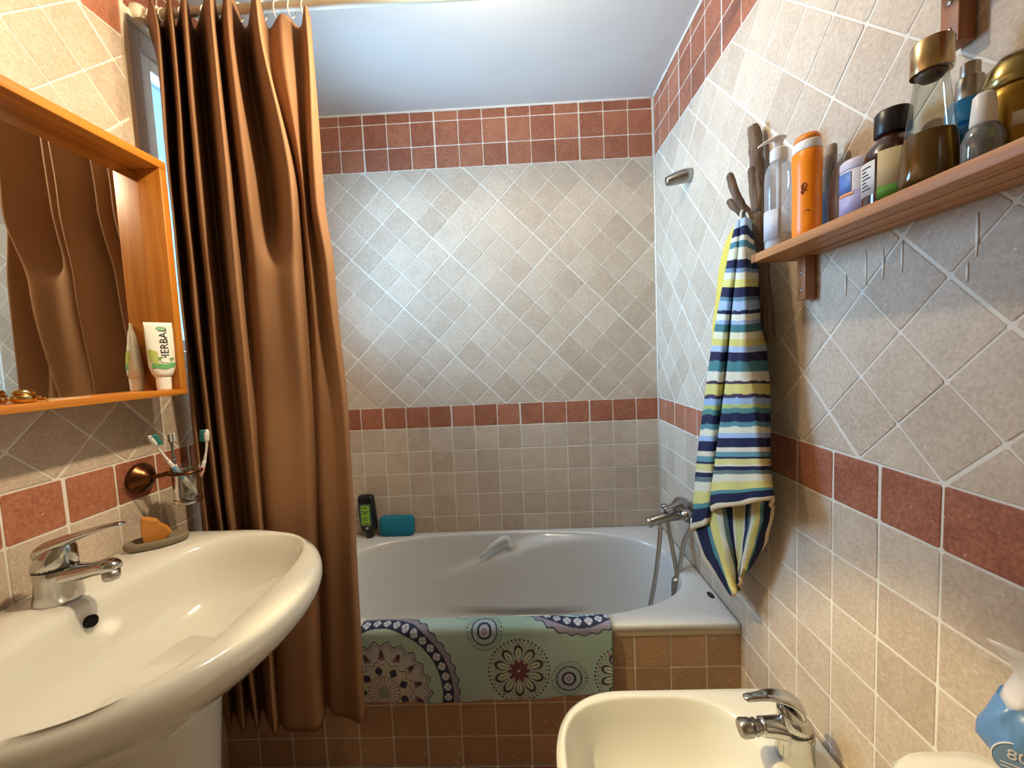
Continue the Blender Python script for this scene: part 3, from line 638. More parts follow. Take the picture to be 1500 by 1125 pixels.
# toothpaste tube
TC = (-.842, .925); tb = thing('toothpaste_tube', (TC[0], TC[1], ZK), 'white and green herbal toothpaste tube standing on its cap in the mirror cabinet', 'toothpaste')
tu = Vector((.62, .78, 0)).normalized(); tn = Vector((0, 0, 1)).cross(tu)*-1
if tn.x < 0: tn = -tn
def oval(w, t_, z, o=0): return [tuple(Vector((TC[0], TC[1]+o, z))+tu*(w*.78*math.cos(q))+tn*(t_*math.sin(q))) for q in np.linspace(0, 2*math.pi, 28, endpoint=False)]
tubew = simple('tube_white', 'e8e6da', .35)
put('tube_body', loft([oval(.019, .0135, ZK+.030), oval(.026, .0155, ZK+.040), oval(.031, .015, ZK+.055), oval(.0325, .012, ZK+.09), oval(.033, .006, ZK+.135), oval(.034, .0015, ZK+.150), oval(.034, .0012, ZK+.157)]), tubew, tb)
put('cap', loft([oval(.0175, .0125, ZK), oval(.0175, .0125, ZK+.003), oval(.0185, .0133, ZK+.028), oval(.018, .013, ZK+.0305)]), simple('cap_white', 'eeeae2', .4), tb)
def front_t(z): return float(np.interp(z-ZK, [.03, .04, .055, .09, .135, .15], [.0135, .0155, .015, .012, .006, .0015]))+.0008
def on_tube(u, z):
    w_ = float(np.interp(z-ZK, [.03, .04, .055, .15], [.019, .026, .031, .034])); k = math.sqrt(max(0, 1-(u/w_)**2))
    return tuple(Vector((TC[0], TC[1], z))+tu*(u*.78)+tn*(front_t(z)*k+.0004))
def on_tube_geo(g2): return [on_tube(u, z) for u, z in g2[0]], g2[1]
def patch(u0_, u1_, z0_, z1_, nu=8, nz=6, wav=0):
    V = [(u0_+(u1_-u0_)*i/nu, z0_+(z1_-z0_)*j/nz+wav*math.sin(i*.9)) for j in range(nz+1) for i in range(nu+1)]
    return on_tube_geo((V, [(j*(nu+1)+i, j*(nu+1)+i+1, (j+1)*(nu+1)+i+1, (j+1)*(nu+1)+i) for j in range(nz) for i in range(nu)]))
gcol = lambda n_, h: simple(n_, h, .4)
put('leaf_print', patch(-.025, .030, ZK+.050, ZK+.062, 10, 4, .002), gcol('print_green', '6fb06a'), tb)
put('leaf_print', patch(-.031, -.010, ZK+.063, ZK+.092, 6, 6, .003), gcol('print_lime', 'b5c46a'), tb)
put('leaf_print', patch(-.012, .026, ZK+.068, ZK+.075, 8, 3, .002), gcol('print_moss', '7d9a55'), tb)
def disc2(cu, cz, a, b, n=20): return on_tube_geo(([(cu, cz)]+[(cu+a*math.cos(q), cz+b*math.sin(q)) for q in np.linspace(0, 2*math.pi, n, endpoint=False)], [(0, 1+i, 1+(i+1) % n) for i in range(n)]))
put('badge', disc2(.004, ZK+.143, .0115, .0045), gcol('badge_green', '4f9460'), tb)
put('badge', xf(disc2(.006, ZK+.069, .011, .0055), Matrix.Translation(tn*.0005)), gcol('badge_white', 'e8e8e0'), tb)
tg2 = text_geo('HERBAL', .027, Matrix.Identity(4), .0)
put('lettering', xf(on_tube_geo(([(-v[1]*1.0+.008, ZK+.107+v[0]*.80) for v in tg2[0]], tg2[1])), Matrix.Translation(tn*.0004)), gcol('ink_black', '23262a'), tb, smooth=False)
# wrist watch lying at the left
wt = thing('wrist_watch', (-.848, .655, ZK), 'gold coloured wrist watch lying at the left of the mirror cabinet', 'watch')
gold = simple('gold_metal', 'c8a060', .22, 1)
put('watch_case', lathe((-.848, .662, ZK), [(.013, .001), (.0165, .004), (.0165, .012), (.0135, .0155)], 24, sx=.8), gold, wt)
put('bezel', lathe((-.848, .662, ZK+.0155), [(.0135, 0), (.0145, .002), (.0125, .0075), (.010, .0075)], 24, sx=.8), simple('bezel_gold', 'dcc286', .15, 1), wt)
put('dial', lathe((-.848, .662, ZK+.0225), [(.0102, 0), (.0098, .0004)], 20, sx=.8), simple('dial_dark', '3b2d1c', .3), wt)
for k in range(7): put('strap_link', rbox((-.848, .645-.0075*k, ZK+.0095-.0008*k*k*.2), (.014, .0068, .005), .002, .001), gold, wt, auto=30)
for k in range(2): put('strap_link', rbox((-.848, .681+.0065*k, ZK+.008-.003*k), (.014, .0068, .005), .002, .001), gold, wt, auto=30)
put('nail_file', loft([[(-.845+.0055*sx_*k, y, ZK+h) for sx_, h in ((-1, .0002), (1, .0002), (1, .0016), (-1, .0016))] for y, k in ((.692, .5), (.70, 1), (.745, 1), (.762, .35))]), simple('nail_file_grey', 'cbbda2', .6), smooth=False, label='flat pale nail file lying beside the gold watch', cat='nail file')

# ------------------------------------------------------------------ bath mixer, hose and shower bracket on the right wall
BY = 1.42
bx = thing('bath_mixer', (.56, BY, -.62), 'chrome bath mixer with hose on the tiled wall beside the striped towel', 'bath mixer')
for e_ in (-.045, .045):
    put('wall_rose', lathe((XR-.003, BY+e_, -.575), [(.028, 0), (.028, .004), (.015, .014)], 22, rot=aim((-1, 0, 0))), M_['chrome2'], bx)
    put('inlet', tube([(XR-.006, BY+e_, -.575), (.543, BY+e_, -.575)], .012, 12), M_['chrome2'], bx)
put('body', tube([(.543, BY-.06, -.575), (.543, BY-.03, -.575), (.543, BY+.03, -.575), (.543, BY+.06, -.575)], [.018, .023, .023, .018], 18), M_['chrome2'], bx)
put('lever_cap', lathe((.543, BY, -.565), [(.026, 0), (.030, .008), (.030, .022), (.022, .034), (.006, .04)], 24, rot=aim((-.45, -.25, 1))), M_['chrome2'], bx)
put('lever', tube([(.535, BY-.01, -.535), (.50, BY-.025, -.545), (.47, BY-.03, -.552)], [.012, .009, .006], 12, 4, flat=(1.3, .6)), M_['chrome2'], bx)
put('spout', tube([(.545, BY, -.583), (.50, BY, -.592), (.455, BY, -.603), (.432, BY, -.611)], [.022, .019, .017, .0165], 16, 4), M_['chrome2'], bx)
put('spout_lip', lathe((.434, BY, -.6105), [(.0165, 0), (.0185, .002), (.0185, .012), (.015, .014)], 18, rot=aim((-.97, 0, -.3))), M_['steel'], bx)
put('diverter_knob', lathe((.482, BY, -.58), [(.005, 0), (.005, .014), (.0115, .017), (.0125, .028), (.009, .032)], 18), M_['chrome2'], bx)
hs = thing('hand_shower', (.49, 1.37, -.9), 'chrome hand shower and metal hose hanging into the tub below the mixer', 'hand shower')
def hose(path, r):
    q = cr(path, 14); rr = [r*(1+.09*math.sin(i*2.4)) for i in range(len(q))]; return tube(q, rr, 9)
put('hose', hose([(.486, BY-.012, -.605), (.489, BY-.02, -.64), (.497, BY-.03, -.70), (.503, BY-.045, -.77), (.504, BY-.05, -.80)], .0075), M_['steel'], hs)
put('hose', hose([(.553, BY-.062, -.578), (.545, BY-.075, -.60), (.525, BY-.06, -.66), (.513, BY-.055, -.74), (.506, BY-.052, -.80)], .0075), M_['steel'], hs)
put('hose', hose([(.462, BY-.012, -.62), (.452, BY-.02, -.70), (.435, BY-.03, -.80), (.418, BY-.03, -.89), (.40, BY-.02, -1.0), (.36, BY+.0, -1.10)], .0078), M_['steel'], hs)
put('grip', tube([(.504, BY-.05, -.79), (.503, BY-.05, -.80), (.501, BY-.05, -.835), (.497, BY-.05, -.845), (.492, BY-.05, -.90), (.482, BY-.05, -.96)], [.012, .018, .018, .013, .0125, .016], 16), M_['chrome2'], hs)
put('spray_head', lathe((.474, BY-.05, -.99), [(.014, -.016), (.034, -.004), (.036, .006), (.031, .012), (.004, .013)], 24, rot=aim((-.75, -.1, .45))), M_['chrome2'], hs)
put('shower_bracket', tube([(XR-.003, 1.392, .567), (XR-.012, 1.392, .567), (XR-.03, 1.397, .566), (.515, 1.407, .5605), (.502, 1.409, .5575)], [.022, .0225, .0215, .0175, .014], 20, 3), M_['chrome2'], label='short chrome shower bracket sticking out high on the right wall', cat='shower bracket')

# ------------------------------------------------------------------ sponge and shampoo on the back rim
sg = [[(-.583+x, 1.722+d, ZR+.0435+y) for x, y in rrect(0, 0, .152*k, .083*k, .018, 5)] for d, k in ((.018, .93), (.014, .985), (.009, 1), (-.009, 1), (-.014, .985), (-.018, .93))]
put('bath_sponge', loft(sg), simple('teal_foam', '1d7f99', .9, noise=('17708a', 60), bump=(250, 1.0)), label='teal blue bath sponge on the back rim of the tub', cat='sponge', auto=50)
sh = thing('shampoo_bottle', (-.70, 1.71, ZR), 'black shampoo bottle with green label standing on its cap on the tub rim', 'bottle')
blk = simple('black_plastic', '121314', .3)
def rr_ring(cx, cy, z, w, d, r, lean=0): return [(x+lean, y, z) for x, y in rrect(cx, cy, w, d, r, 5)]
bl = lambda z: -.010*(z-ZR)/.19
put('bottle_body', loft([rr_ring(-.70, 1.712, ZR+z, w, d, .012, bl(ZR+z)) for z, w, d in ((.030, .058, .030), (.034, .066, .036), (.05, .070, .04), (.11, .071, .04), (.176, .068, .036), (.186, .060, .028), (.188, .05, .02))]), blk, sh, auto=50)
put('cap', loft([rr_ring(-.70, 1.706, ZR+z, w, d, .011, bl(ZR+z)) for z, w, d in ((0, .026, .024), (.003, .029, .027), (.030, .031, .029), (.048, .031, .028), (.052, .027, .024))]), blk, sh, auto=50)
ly = 1.6912
put('label', quadbox(-.731, -.684, ly, ly+.002, ZR+.057, ZR+.153), simple('label_teal', '3f5f5c', .5), sh, smooth=False)
put('label', quadbox(-.726, -.690, ly-.0006, ly+.001, ZR+.062, ZR+.147), simple('label_green', '8fbf3f', .5), sh, smooth=False)
ink = simple('label_ink', '31401f', .6); g = []
for k, (a, b) in enumerate(((-.722, -.700), (-.721, -.694), (-.720, -.702), (-.718, -.693), (-.722, -.703), (-.719, -.694))):
    z = ZR+.136-.013*k; g.append(tube([(a, ly-.0008, z), ((a+b)/2, ly-.0008, z+.004*(-1)**k), (b, ly-.0008, z-.002)], .0018, 5))
put('label_print', join(*g), ink, sh)
put('label_dot', lathe((-.704, 1.6918, ZR+.046), [(.0065, 0), (.006, .0012)], 16, rot=aim((0, -1, 0))), simple('dot_grey', 'a9adab', .5), sh)

# ------------------------------------------------------------------ bidet with its tap, toilet beside it
YD = .745; Cd = (.30, YD); XQ = XR-.0045
th = list(np.linspace(-math.pi, math.pi, 112, endpoint=False)); ZD = -.80
def bshape(x, y):
    if x > XQ or abs(y-YD) > .173: return False
    if x < .205: return abs((x-.205)/.170)**2.4+abs((y-YD)/.173)**2.4 < 1
    if x > .49: return abs((x-.49)/.16)**2.4+abs((y-YD)/.173)**2.4 < 1
    return True
bo = radial(bshape, Cd, th)
bi = radial(lambda x, y: abs((x-.252)/.197)**2.9+abs((y-YD)/.146)**2.9 < 1, Cd, th)
cq = lambda R: [(min(x, XQ), y, z) for x, y, z in R]
rings = [cq(mix(bo, [Cd]*len(bo), t, z)) for t, z in ((.38, ZF+.001), (.36, ZF+.03), (.32, -1.05), (.22, -.95), (.10, -.88), (.03, -.84), (.0, -.825), (-.004, -.815), (.004, -.806), (.03, -.8015))]
rings += [mix(bo, bi, t, z) for t, z in ((.45, ZD), (.8, ZD+.0005), (.95, ZD-.001), (1.0, ZD-.005))]
rings += [sc(bi, (.252, YD), k, z) for k, z in ((.975, ZD-.018), (.95, ZD-.045), (.90, ZD-.085), (.80, ZD-.118), (.62, ZD-.138), (.35, ZD-.148), (.08, ZD-.15))]
bd = thing('bidet', (.3, YD, ZF), 'white ceramic bidet against the right wall in front of the bath', 'bidet')
put('bowl', loft(rings), M_['ceramic'], bd)
put('drain', lathe((.252, YD, ZD-.15), [(.02, 0), (.02, .003), (.013, .003)], 20), M_['chrome'], bd)
put('overflow_hole', lathe((.443, .735, ZD-.03), [(.010, -.003), (.010, .004), (.007, .002)], 16, rot=aim((-1, 0, .3))), M_['hole'], bd)
mixer('bidet_tap', (.498, .752, ZD+.001), 'chrome tap with swivel nozzle on the bidet', 'tap', -1, 1.0, True)
tl = thing('toilet', (.3, .28, ZF), 'white toilet with rounded cistern in the bottom right corner', 'toilet')
def rr3(cx, cy, w, d, r, z): return [(x, y, z) for x, y in rrect(cx, cy, w, d, r, 6)]
put('cistern', loft([rr3(.50, .29, .13, .32, .04, -.80), rr3(.495, .29, .145, .35, .045, -.76), rr3(.492, .29, .15, .36, .05, -.535)]), M_['ceramic'], tl)
put('cistern_lid', loft([rr3(.488, .29, .158, .375, .055, -.534), rr3(.486, .29, .165, .385, .06, -.528), rr3(.486, .29, .165, .385, .06, -.515), rr3(.488, .29, .155, .372, .055, -.504), rr3(.49, .29, .12, .33, .05, -.4995)]), M_['ceramic'], tl)
put('flush_button', lathe((.49, .29, -.4995), [(.02, 0), (.02, .005), (.014, .007)], 20), M_['chrome'], tl)
to = radial(lambda x, y: abs((x-.22)/.235)**2.4+abs((y-.29)/.165)**2.4 < 1, (.22, .29), th)
put('bowl', loft([mix(to, [(.26, .29)]*len(to), t, z) for t, z in ((.45, ZF+.001), (.42, -1.1), (.3, -.98), (.1, -.87), (0, -.83), (.0, -.815), (.05, -.81))]), M_['ceramic'], tl)
put('seat_lid', loft([mix(to, [(.22, .29)]*len(to), t, z) for t, z in ((.02, -.812), (-.01, -.806), (-.01, -.795), (.04, -.786), (.4, -.782))]), M_['white'], tl)
# pack of wet wipes on the cistern
wp = thing('wet_wipes_pack', (.535, .425, -.4995), 'blue and white soft pack of wet wipes standing on the toilet cistern', 'wipes pack')
wu = Vector((.80, -.60, 0)).normalized(); wn = Vector((-.60, -.80, 0)).normalized(); WC = Vector((.543, .428, 0))
def pouch(z, w, t_, off=0):
    return [tuple(WC+wu*(w*math.copysign(abs(math.cos(q))**.8, math.cos(q))+off)+wn*(t_*math.sin(q)*(1+.25*math.sin(5*q+z*90)))+Vector((0, 0, z+.004*math.sin(3*q+z*40)))) for q in np.linspace(0, 2*math.pi, 40, endpoint=False)]
wbl = simple('pack_blue', '4a78b4', .3, noise=('6f96c4', 14)); wwh = simple('pack_white', 'd9d6da', .35)
B_ = [(-.494, .030, .018, .016), (-.475, .040, .024, .008), (-.455, .047, .027, .002), (-.44, .046, .027, .002), (-.425, .042, .025, .004), (-.405, .038, .022, .008)]
put('pouch', loft([pouch(*b) for b in B_]), wbl, wp)
put('white_top', loft([pouch(-.41, .0385, .0225, .009), pouch(-.395, .035, .02, .011), pouch(-.378, .031, .016, .013), pouch(-.362, .035, .010, .012), pouch(-.35, .042, .004, .006), pouch(-.345, .043, .0015, .004)]), wwh, wp)
lc = WC-wu*.020+wn*.0275+Vector((0, 0, -.455))
MB_ = basis(lc, wu, (0, 0, 1), wn)
put('badge', xf(lathe((0, 0, 0), [(.0185, -.004), (.0185, .0004), (.016, .0006)], 28), MB_), simple('badge_blue', '6f93c0', .35), wp)
put('badge_ring', xf(tube([(.0185*math.cos(q), .0185*math.sin(q), .0004) for q in np.linspace(0, 2*math.pi, 40)], .0007, 5), MB_), wwh, wp)
put('lettering', text_geo('80', .016, MB_ @ Matrix.Translation((0, .005, .001))), wwh, wp, smooth=False)
put('badge_line', xf(join(*[quadbox(-.012, .012, -.0065-.004*k, -.0055-.004*k, .0004, .0010) for k in range(2)]), MB_), wwh, wp, smooth=False)

# ------------------------------------------------------------------ wall shelves
ZH = .1848
def shelf(name, x0_, y0_, y1_, zt, label, brk):
    t = thing(name, (XR, (y0_+y1_)/2, zt-.1), label, 'shelf')
    for k, (a, b) in enumerate(((x0_, x0_+.031), (x0_+.0345, x0_+.064), (x0_+.0675, XR-.004))):
        put('plank', bb(a, b, y0_, y1_-.012, zt-.0158, zt, .0015, .001), M_['cherry'], t, auto=30)
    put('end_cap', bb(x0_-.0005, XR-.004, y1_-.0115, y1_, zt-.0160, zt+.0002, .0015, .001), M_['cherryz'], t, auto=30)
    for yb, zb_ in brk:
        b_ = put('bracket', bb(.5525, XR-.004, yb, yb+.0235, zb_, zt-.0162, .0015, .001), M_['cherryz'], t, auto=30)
        put('screw', lathe((.5525, yb+.012, zb_+.052), [(.0035, -.002), (.0035, .0008), (.002, .0012)], 12, rot=aim((-1, 0, 0))), M_['steel'], b_)
        put('screw', lathe((.5525, yb+.012, zb_+.018), [(.0035, -.002), (.0035, .0008), (.002, .0012)], 12, rot=aim((-1, 0, 0))), M_['steel'], b_)
    return t
shelf('wall_shelf', .477, .12, .862, ZH, 'reddish brown wooden wall shelf holding the row of bottles', ((.812, .086), (.20, .086)))
shelf('wall_shelf', .477, .12, .60, .485, 'upper wooden wall shelf of which only the bracket shows', ((.5425, .366),))
drips = simple('lime_drip', 'ece8e2', .7)
for (y, z0_, z1_) in ((.742, .118, .082), (.70, .150, .092), (.668, .146, .096), (.636, .148, .100), (.535, .155, .10), (.545, .095, .07)):
    put('lime_streak', loft([[(XR-.0012, y-w_, z), (XR-.0026, y-w_, z), (XR-.0026, y+w_, z), (XR-.0012, y+w_, z)] for z, w_ in ((z0_, .0005), ((z0_+z1_)/2, .0016), (z1_, .0006))]), drips, wall_right)

# bottles on the shelf, from the far end towards the camera
def bottle(name, label, cat='bottle'): return lambda c: thing(name, (c[0], c[1], ZH), label, cat, 'toiletries on the wall shelf')
c = (.512, .828); t = bottle('pump_bottle', 'clear plastic pump bottle at the far end of the wall shelf')(c); P3 = (c[0], c[1], ZH)
cp = clear('clear_plastic', 'eceff2', .08, .2)
put('bottle_body', lathe(P3, [(.022, 0), (.0242, .004), (.0245, .13), (.0235, .150), (.018, .163), (.0125, .169), (.0125, .174)], 28), cp, t)
put('lotion', lathe(P3, [(.021, .004), (.0225, .007), (.0225, .03), (.02, .031)], 24), simple('white_lotion', 'e2e0da', .5), t)
put('dip_tube', tube([(c[0], c[1], ZH+.02), (c[0], c[1], ZH+.17)], .0045, 10), M_['white'], t)
put('pump_collar', lathe(P3, [(.0145, .169), (.0155, .172), (.0155, .190), (.012, .193)], 24), M_['white'], t, auto=40)
put('pump_stem', lathe(P3, [(.007, .192), (.007, .205), (.0085, .206), (.0085, .212)], 16), M_['white'], t)
put('nozzle', tube([(c[0]+.010, c[1], ZH+.214), (c[0]-.006, c[1], ZH+.213), (c[0]-.026, c[1]+.004, ZH+.206), (c[0]-.036, c[1]+.006, ZH+.200)], [.007, .0085, .0045, .003], 12, 4, flat=(1, .55)), M_['white'], t)
put('label', arcpatch(P3, .0247, math.radians(150), math.radians(235), .02, .075, 10), simple('label_pale', 'c9ced8', .5), t)
c = (.505, .740); t = bottle('shampoo_bottle', 'orange shampoo bottle with white collar on the wall shelf')(c); P3 = (c[0], c[1], ZH)
org = simple('orange_plastic', 'ff8e10', .32)
put('bottle_body', lathe(P3, [(.022, 0), (.0245, .004), (.025, .02), (.0245, .09), (.0255, .12), (.0255, .141), (.0245, .143)], 30, sx=.8), org, t)
put('collar', lathe(P3, [(.0252, .1432), (.0255, .1445), (.0245, .157), (.023, .159)], 30, sx=.8), M_['white'], t)
put('flip_cap', lathe(P3, [(.0225, .159), (.0225, .164), (.019, .1705), (.004, .172)], 30, sx=.8), simple('cap_orange', 'e88a2a', .35), t)
mk = simple('brown_print', '8a4a10', .6)
Ma = basis((c[0]-.0155, c[1]-.0135, ZH+.085), (.66, -.75, 0), (0, 0, 1), (-.75, -.66, 0))
put('emblem', xf(join(*[tube([(.002+.004*math.cos(q+k), .003*k-.012+.003*math.sin(2*q), .0012) for q in np.linspace(0, 4, 8)], .0009, 5) for k in range(5)]), Ma), mk, t)
put('emblem', xf(tube([(.0, -.045, .0), (.006, -.043, .0012), (.011, -.046, .0005)], .0012, 5), Ma), mk, t)
c = (.553, .754); t = bottle('brush_cup', 'clear plastic cup holding a grey brush behind the orange bottle', 'cup')(c); P3 = (c[0], c[1], ZH)
put('cup', lathe(P3, [(.0165, .0), (.018, .003), (.0195, .133), (.0201, .137)], 26, caps=(True, False)), clear('cup_plastic', 'dfe4e8', .2, .14), t)
put('brush_handle', tube([(c[0], c[1]-.002, ZH+.01), (c[0], c[1]-.003, ZH+.10), (c[0]+.001, c[1]-.004, ZH+.152), (c[0]+.001, c[1]-.004, ZH+.16)], [.006, .009, .0095, .005], 14, 4, flat=(1, .8)), simple('handle_taupe', '968a7e', .5), t)
put('brush_hair', tube([(c[0]+.004, c[1]+.004, ZH+.006), (c[0]+.004, c[1]+.004, ZH+.05), (c[0]+.003, c[1]+.002, ZH+.085)], [.009, .0125, .008], 12, 3), simple('hair_slate', '6e7f93', .7), t)
put('bath_puff', lathe((c[0]-.004, c[1]-.033, ZH), [(.006, .0), (.016, .012), (.0175, .05), (.016, .09), (.008, .115), (.002, .12)], 20), clear('puff_plastic', 'cfc9d2', .3, .35), t)
c = (.545, .676); t = bottle('cream_jar', 'white and lilac cream tub with barcode on the wall shelf', 'jar')(c); P3 = (c[0], c[1], ZH)
put('tub_body', lathe(P3, [(.024, 0), (.0258, .003), (.0258, .082), (.0245, .083)], 30), simple('jar_white', 'dad6da', .4), t)
put('lid', lathe(P3, [(.0255, .083), (.0262, .085), (.0262, .096), (.024, .099), (.004, .0995)], 30), simple('lid_lilac', 'cfc6d6', .4), t)
R_ = math.radians
put('label', arcpatch(P3, .0259, R_(150), R_(232), .012, .05, 10), simple('label_lilac', 'a9a6cf', .45), t)
put('label', arcpatch(P3, .0260, R_(150), R_(205), .046, .08, 10), simple('label_blue', '5a7fc4', .45), t)
put('label', arcpatch(P3, .0262, R_(160), R_(212), .043, .048, 10), simple('label_orange', 'e09a5a', .45), t)
ikd = simple('ink_dark', '25282c', .6)
put('barcode', join(*[arcpatch(P3, .0262, R_(238), R_(254), .014+.0042*k, .0165+.0042*k, 4) for k in range(8)]), ikd, t)
put('leaf_mark', arcpatch(P3, .0262, R_(239), R_(250), .056, .063, 4), simple('leaf_green', '4f7a4a', .5), t)
c = (.535, .610); t = bottle('pill_bottle', 'dark brown bottle with black cap and cream label on the wall shelf')(c); P3 = (c[0], c[1], ZH)
amb = simple('amber_glass', '34140c', .12, coat=.6)
put('bottle_body', lathe(P3, [(.030, 0), (.0325, .004), (.033, .01), (.033, .070), (.0305, .083), (.0235, .093), (.0185, .098), (.018, .104)], 32), amb, t)
put('cap', lathe(P3, [(.0195, .1035), (.0205, .105), (.0205, .133), (.0185, .136), (.003, .1365)], 32), simple('cap_black', '171416', .35), t, auto=40)
put('label', arcpatch(P3, .0331, R_(202), R_(265), .012, .076, 12), simple('label_cream', 'cdb98e', .6), t)
put('label', arcpatch(P3, .0333, R_(202), R_(265), .012, .028, 12), simple('label_green2', '55902f', .6), t)
put('label', arcpatch(P3, .0331, R_(150), R_(197), .022, .068, 12), simple('label_white', 'd5d2cf', .6), t)
put('label_print', join(*[arcpatch(P3, .0334, R_(160), R_(188-6*(k % 3)), .030+.005*k, .0318+.005*k, 6) for k in range(7)]), ikd, t)
c = (.503, .5236); t = bottle('glass_flask', 'conical glass flask of amber oil with brass cap on the wall shelf')(c); P3 = (c[0], c[1], ZH)
put('flask', lathe(P3, [(.026, 0), (.0285, .003), (.0288, .012), (.025, .05), (.0185, .10), (.0150, .128)], 30, caps=(True, False)), clear('flask_glass', 'eef0ea', .07), t)
put('oil', lathe(P3, [(.0245, .003), (.0265, .006), (.0268, .014), (.0228, .06), (.0226, .0605)], 28), simple('amber_oil', '8a541c', .08, coat=.6, noise=('564c1c', 9)), t)
put('cap', lathe(P3, [(.0165, .131), (.0192, .1315), (.0195, .133), (.0195, .164), (.018, .167), (.004, .1675)], 30), simple('brass_cap', 'cbb083', .22, 1), t, auto=40)
put('pourer', lathe(P3, [(.010, .124), (.0135, .128), (.015, .132)], 20), simple('smoky_plastic', '5a5048', .3), t)
c = (.549, .5243); t = bottle('spray_bottle', 'blue glass spray bottle with chrome nozzle on the wall shelf')(c); P3 = (c[0], c[1], ZH)
blu = simple('blue_glass', '1a86c4', .08, coat=.7); bld = simple('dark_blue_glass', '125a94', .1, coat=.6)
put('bottle_body', lathe(P3, [(.018, 0), (.0205, .003), (.0208, .062), (.0195, .068)], 28), bld, t)
put('shoulder', lathe(P3, [(.0195, .068), (.0208, .071), (.0208, .092), (.0195, .096), (.011, .098)], 28), blu, t)
put('spray_collar', lathe(P3, [(.012, .097), (.0125, .099), (.0125, .122), (.011, .124)], 24), M_['steel'], t, auto=40)
put('spray_button', lathe(P3, [(.0085, .123), (.009, .125), (.009, .139), (.007, .141)], 20), M_['steel'], t, auto=40)
c = (.4955, .4587); t = bottle('dropper_bottle', 'small clear bottle with white cap in front of the blue spray')(c); P3 = (c[0], c[1], ZH)
put('bottle_body', lathe(P3, [(.0145, 0), (.016, .003), (.0162, .022), (.0125, .033), (.0085, .038)], 24), clear('vial_glass', 'aeb6b8', .3, .25), t)
put('serum', lathe(P3, [(.013, .002), (.0145, .005), (.0145, .018), (.013, .019)], 24), simple('serum_dark', '2e3c44', .2), t)
put('cap', lathe(P3, [(.0095, .036), (.0105, .038), (.0085, .066), (.006, .069)], 22), M_['white'], t)
c = (.540, .466); t = bottle('gold_jar', 'gold metallic cosmetic bottle with barcode at the near end of the shelf')(c); P3 = (c[0], c[1], ZH)
put('bottle_body', lathe(P3, [(.0245, 0), (.0275, .004), (.0285, .02), (.0285, .066), (.027, .074), (.025, .076)], 32), simple('gold_plastic', 'a8843a', .3, .75, noise=('8c6a24', 25)), t)
put('cap', lathe(P3, [(.0255, .0765), (.0275, .078), (.0275, .086), (.0245, .100), (.017, .109), (.004, .112)], 32), simple('gold_cap', 'a89862', .2, .9), t)
put('label', arcpatch(P3, .0286, R_(212), R_(280), .03, .044, 10), simple('label_silver', 'd3cfc8', .5), t)
put('barcode', join(*[arcpatch(P3, .0290, R_(238+4*k), R_(239.6+4*k), .032, .044, 2) for k in range(8)]), ikd, t)

# ------------------------------------------------------------------ driftwood hook, towel and yellow cloth
br = thing('driftwood_hook', (.552, .95, .0), 'weathered driftwood branch fixed to the wall as a towel hook', 'hook')
put('branch', tube([(.552,.985,.500),(.552,.9848,.495),(.553,.975,.43),(.551,.965,.35),(.55,.960,.272),(.551,.963,.205),(.553,.949,.133),(.553,.934,.054),(.554,.924,.008)], [.008,.0135,.0145,.0145,.020,.018,.015,.013,.008], 12, 5, jit=.14), M_['bark'], br)
put('stub', tube([(.541,.972,.404),(.541,.9715,.40),(.542,.9655,.35),(.545,.957,.30)], [.004,.0095,.0105,.013], 9, 3, jit=.1), M_['bark'], br)
put('twig', tube([(.503,1.001,.404),(.505,1.0,.400),(.513,.988,.353),(.527,.981,.314),(.548,.970,.284)], [.003,.0085,.0095,.0115,.014], 9, 4, jit=.1), M_['bark'], br)
put('twig_stub', tube([(.500,.998,.345),(.512,.990,.325),(.527,.981,.305)], [.006,.009,.009], 8, 3, jit=.15), M_['bark'], br)
TW = [[(.502,.9597,.2827),(.505,1.0337,.1491),(.505,1.1202,-.0946),(.505,1.2067,-.3878),(.505,1.2463,-.5632)],
[(.494,.9358,.2798),(.485,.961,.1379),(.485,1.0235,-.0874),(.485,1.073,-.3461),(.485,1.1044,-.4847)],
[(.506,.9499,.2868),(.515,.995,.1422),(.515,1.0434,-.0899),(.515,1.0984,-.336),(.515,1.1124,-.4598)],
[(.49,.9144,.276),(.475,.9064,.1292),(.475,.9529,-.0823),(.475,1.0095,-.3089),(.475,1.0332,-.4126)],
[(.488,.9053,.2731),(.47,.878,.1247),(.47,.8901,-.078),(.47,.8915,-.2745),(.47,.892,-.3472)],
[(.4928,.9089,.2711),(.482,.8818,.1248),(.482,.8671,-.077),(.482,.8281,-.2566),(.482,.8096,-.3057)],
[(.506,.9251,.2713),(.515,.9285,.131),(.515,.9,-.0805),(.515,.8748,-.2713),(.515,.8554,-.3262)],
[(.518,.9416,.2686),(.545,.9549,.134),(.545,.9234,-.0832),(.545,.9104,-.2826),(.545,.9002,-.3653)]]
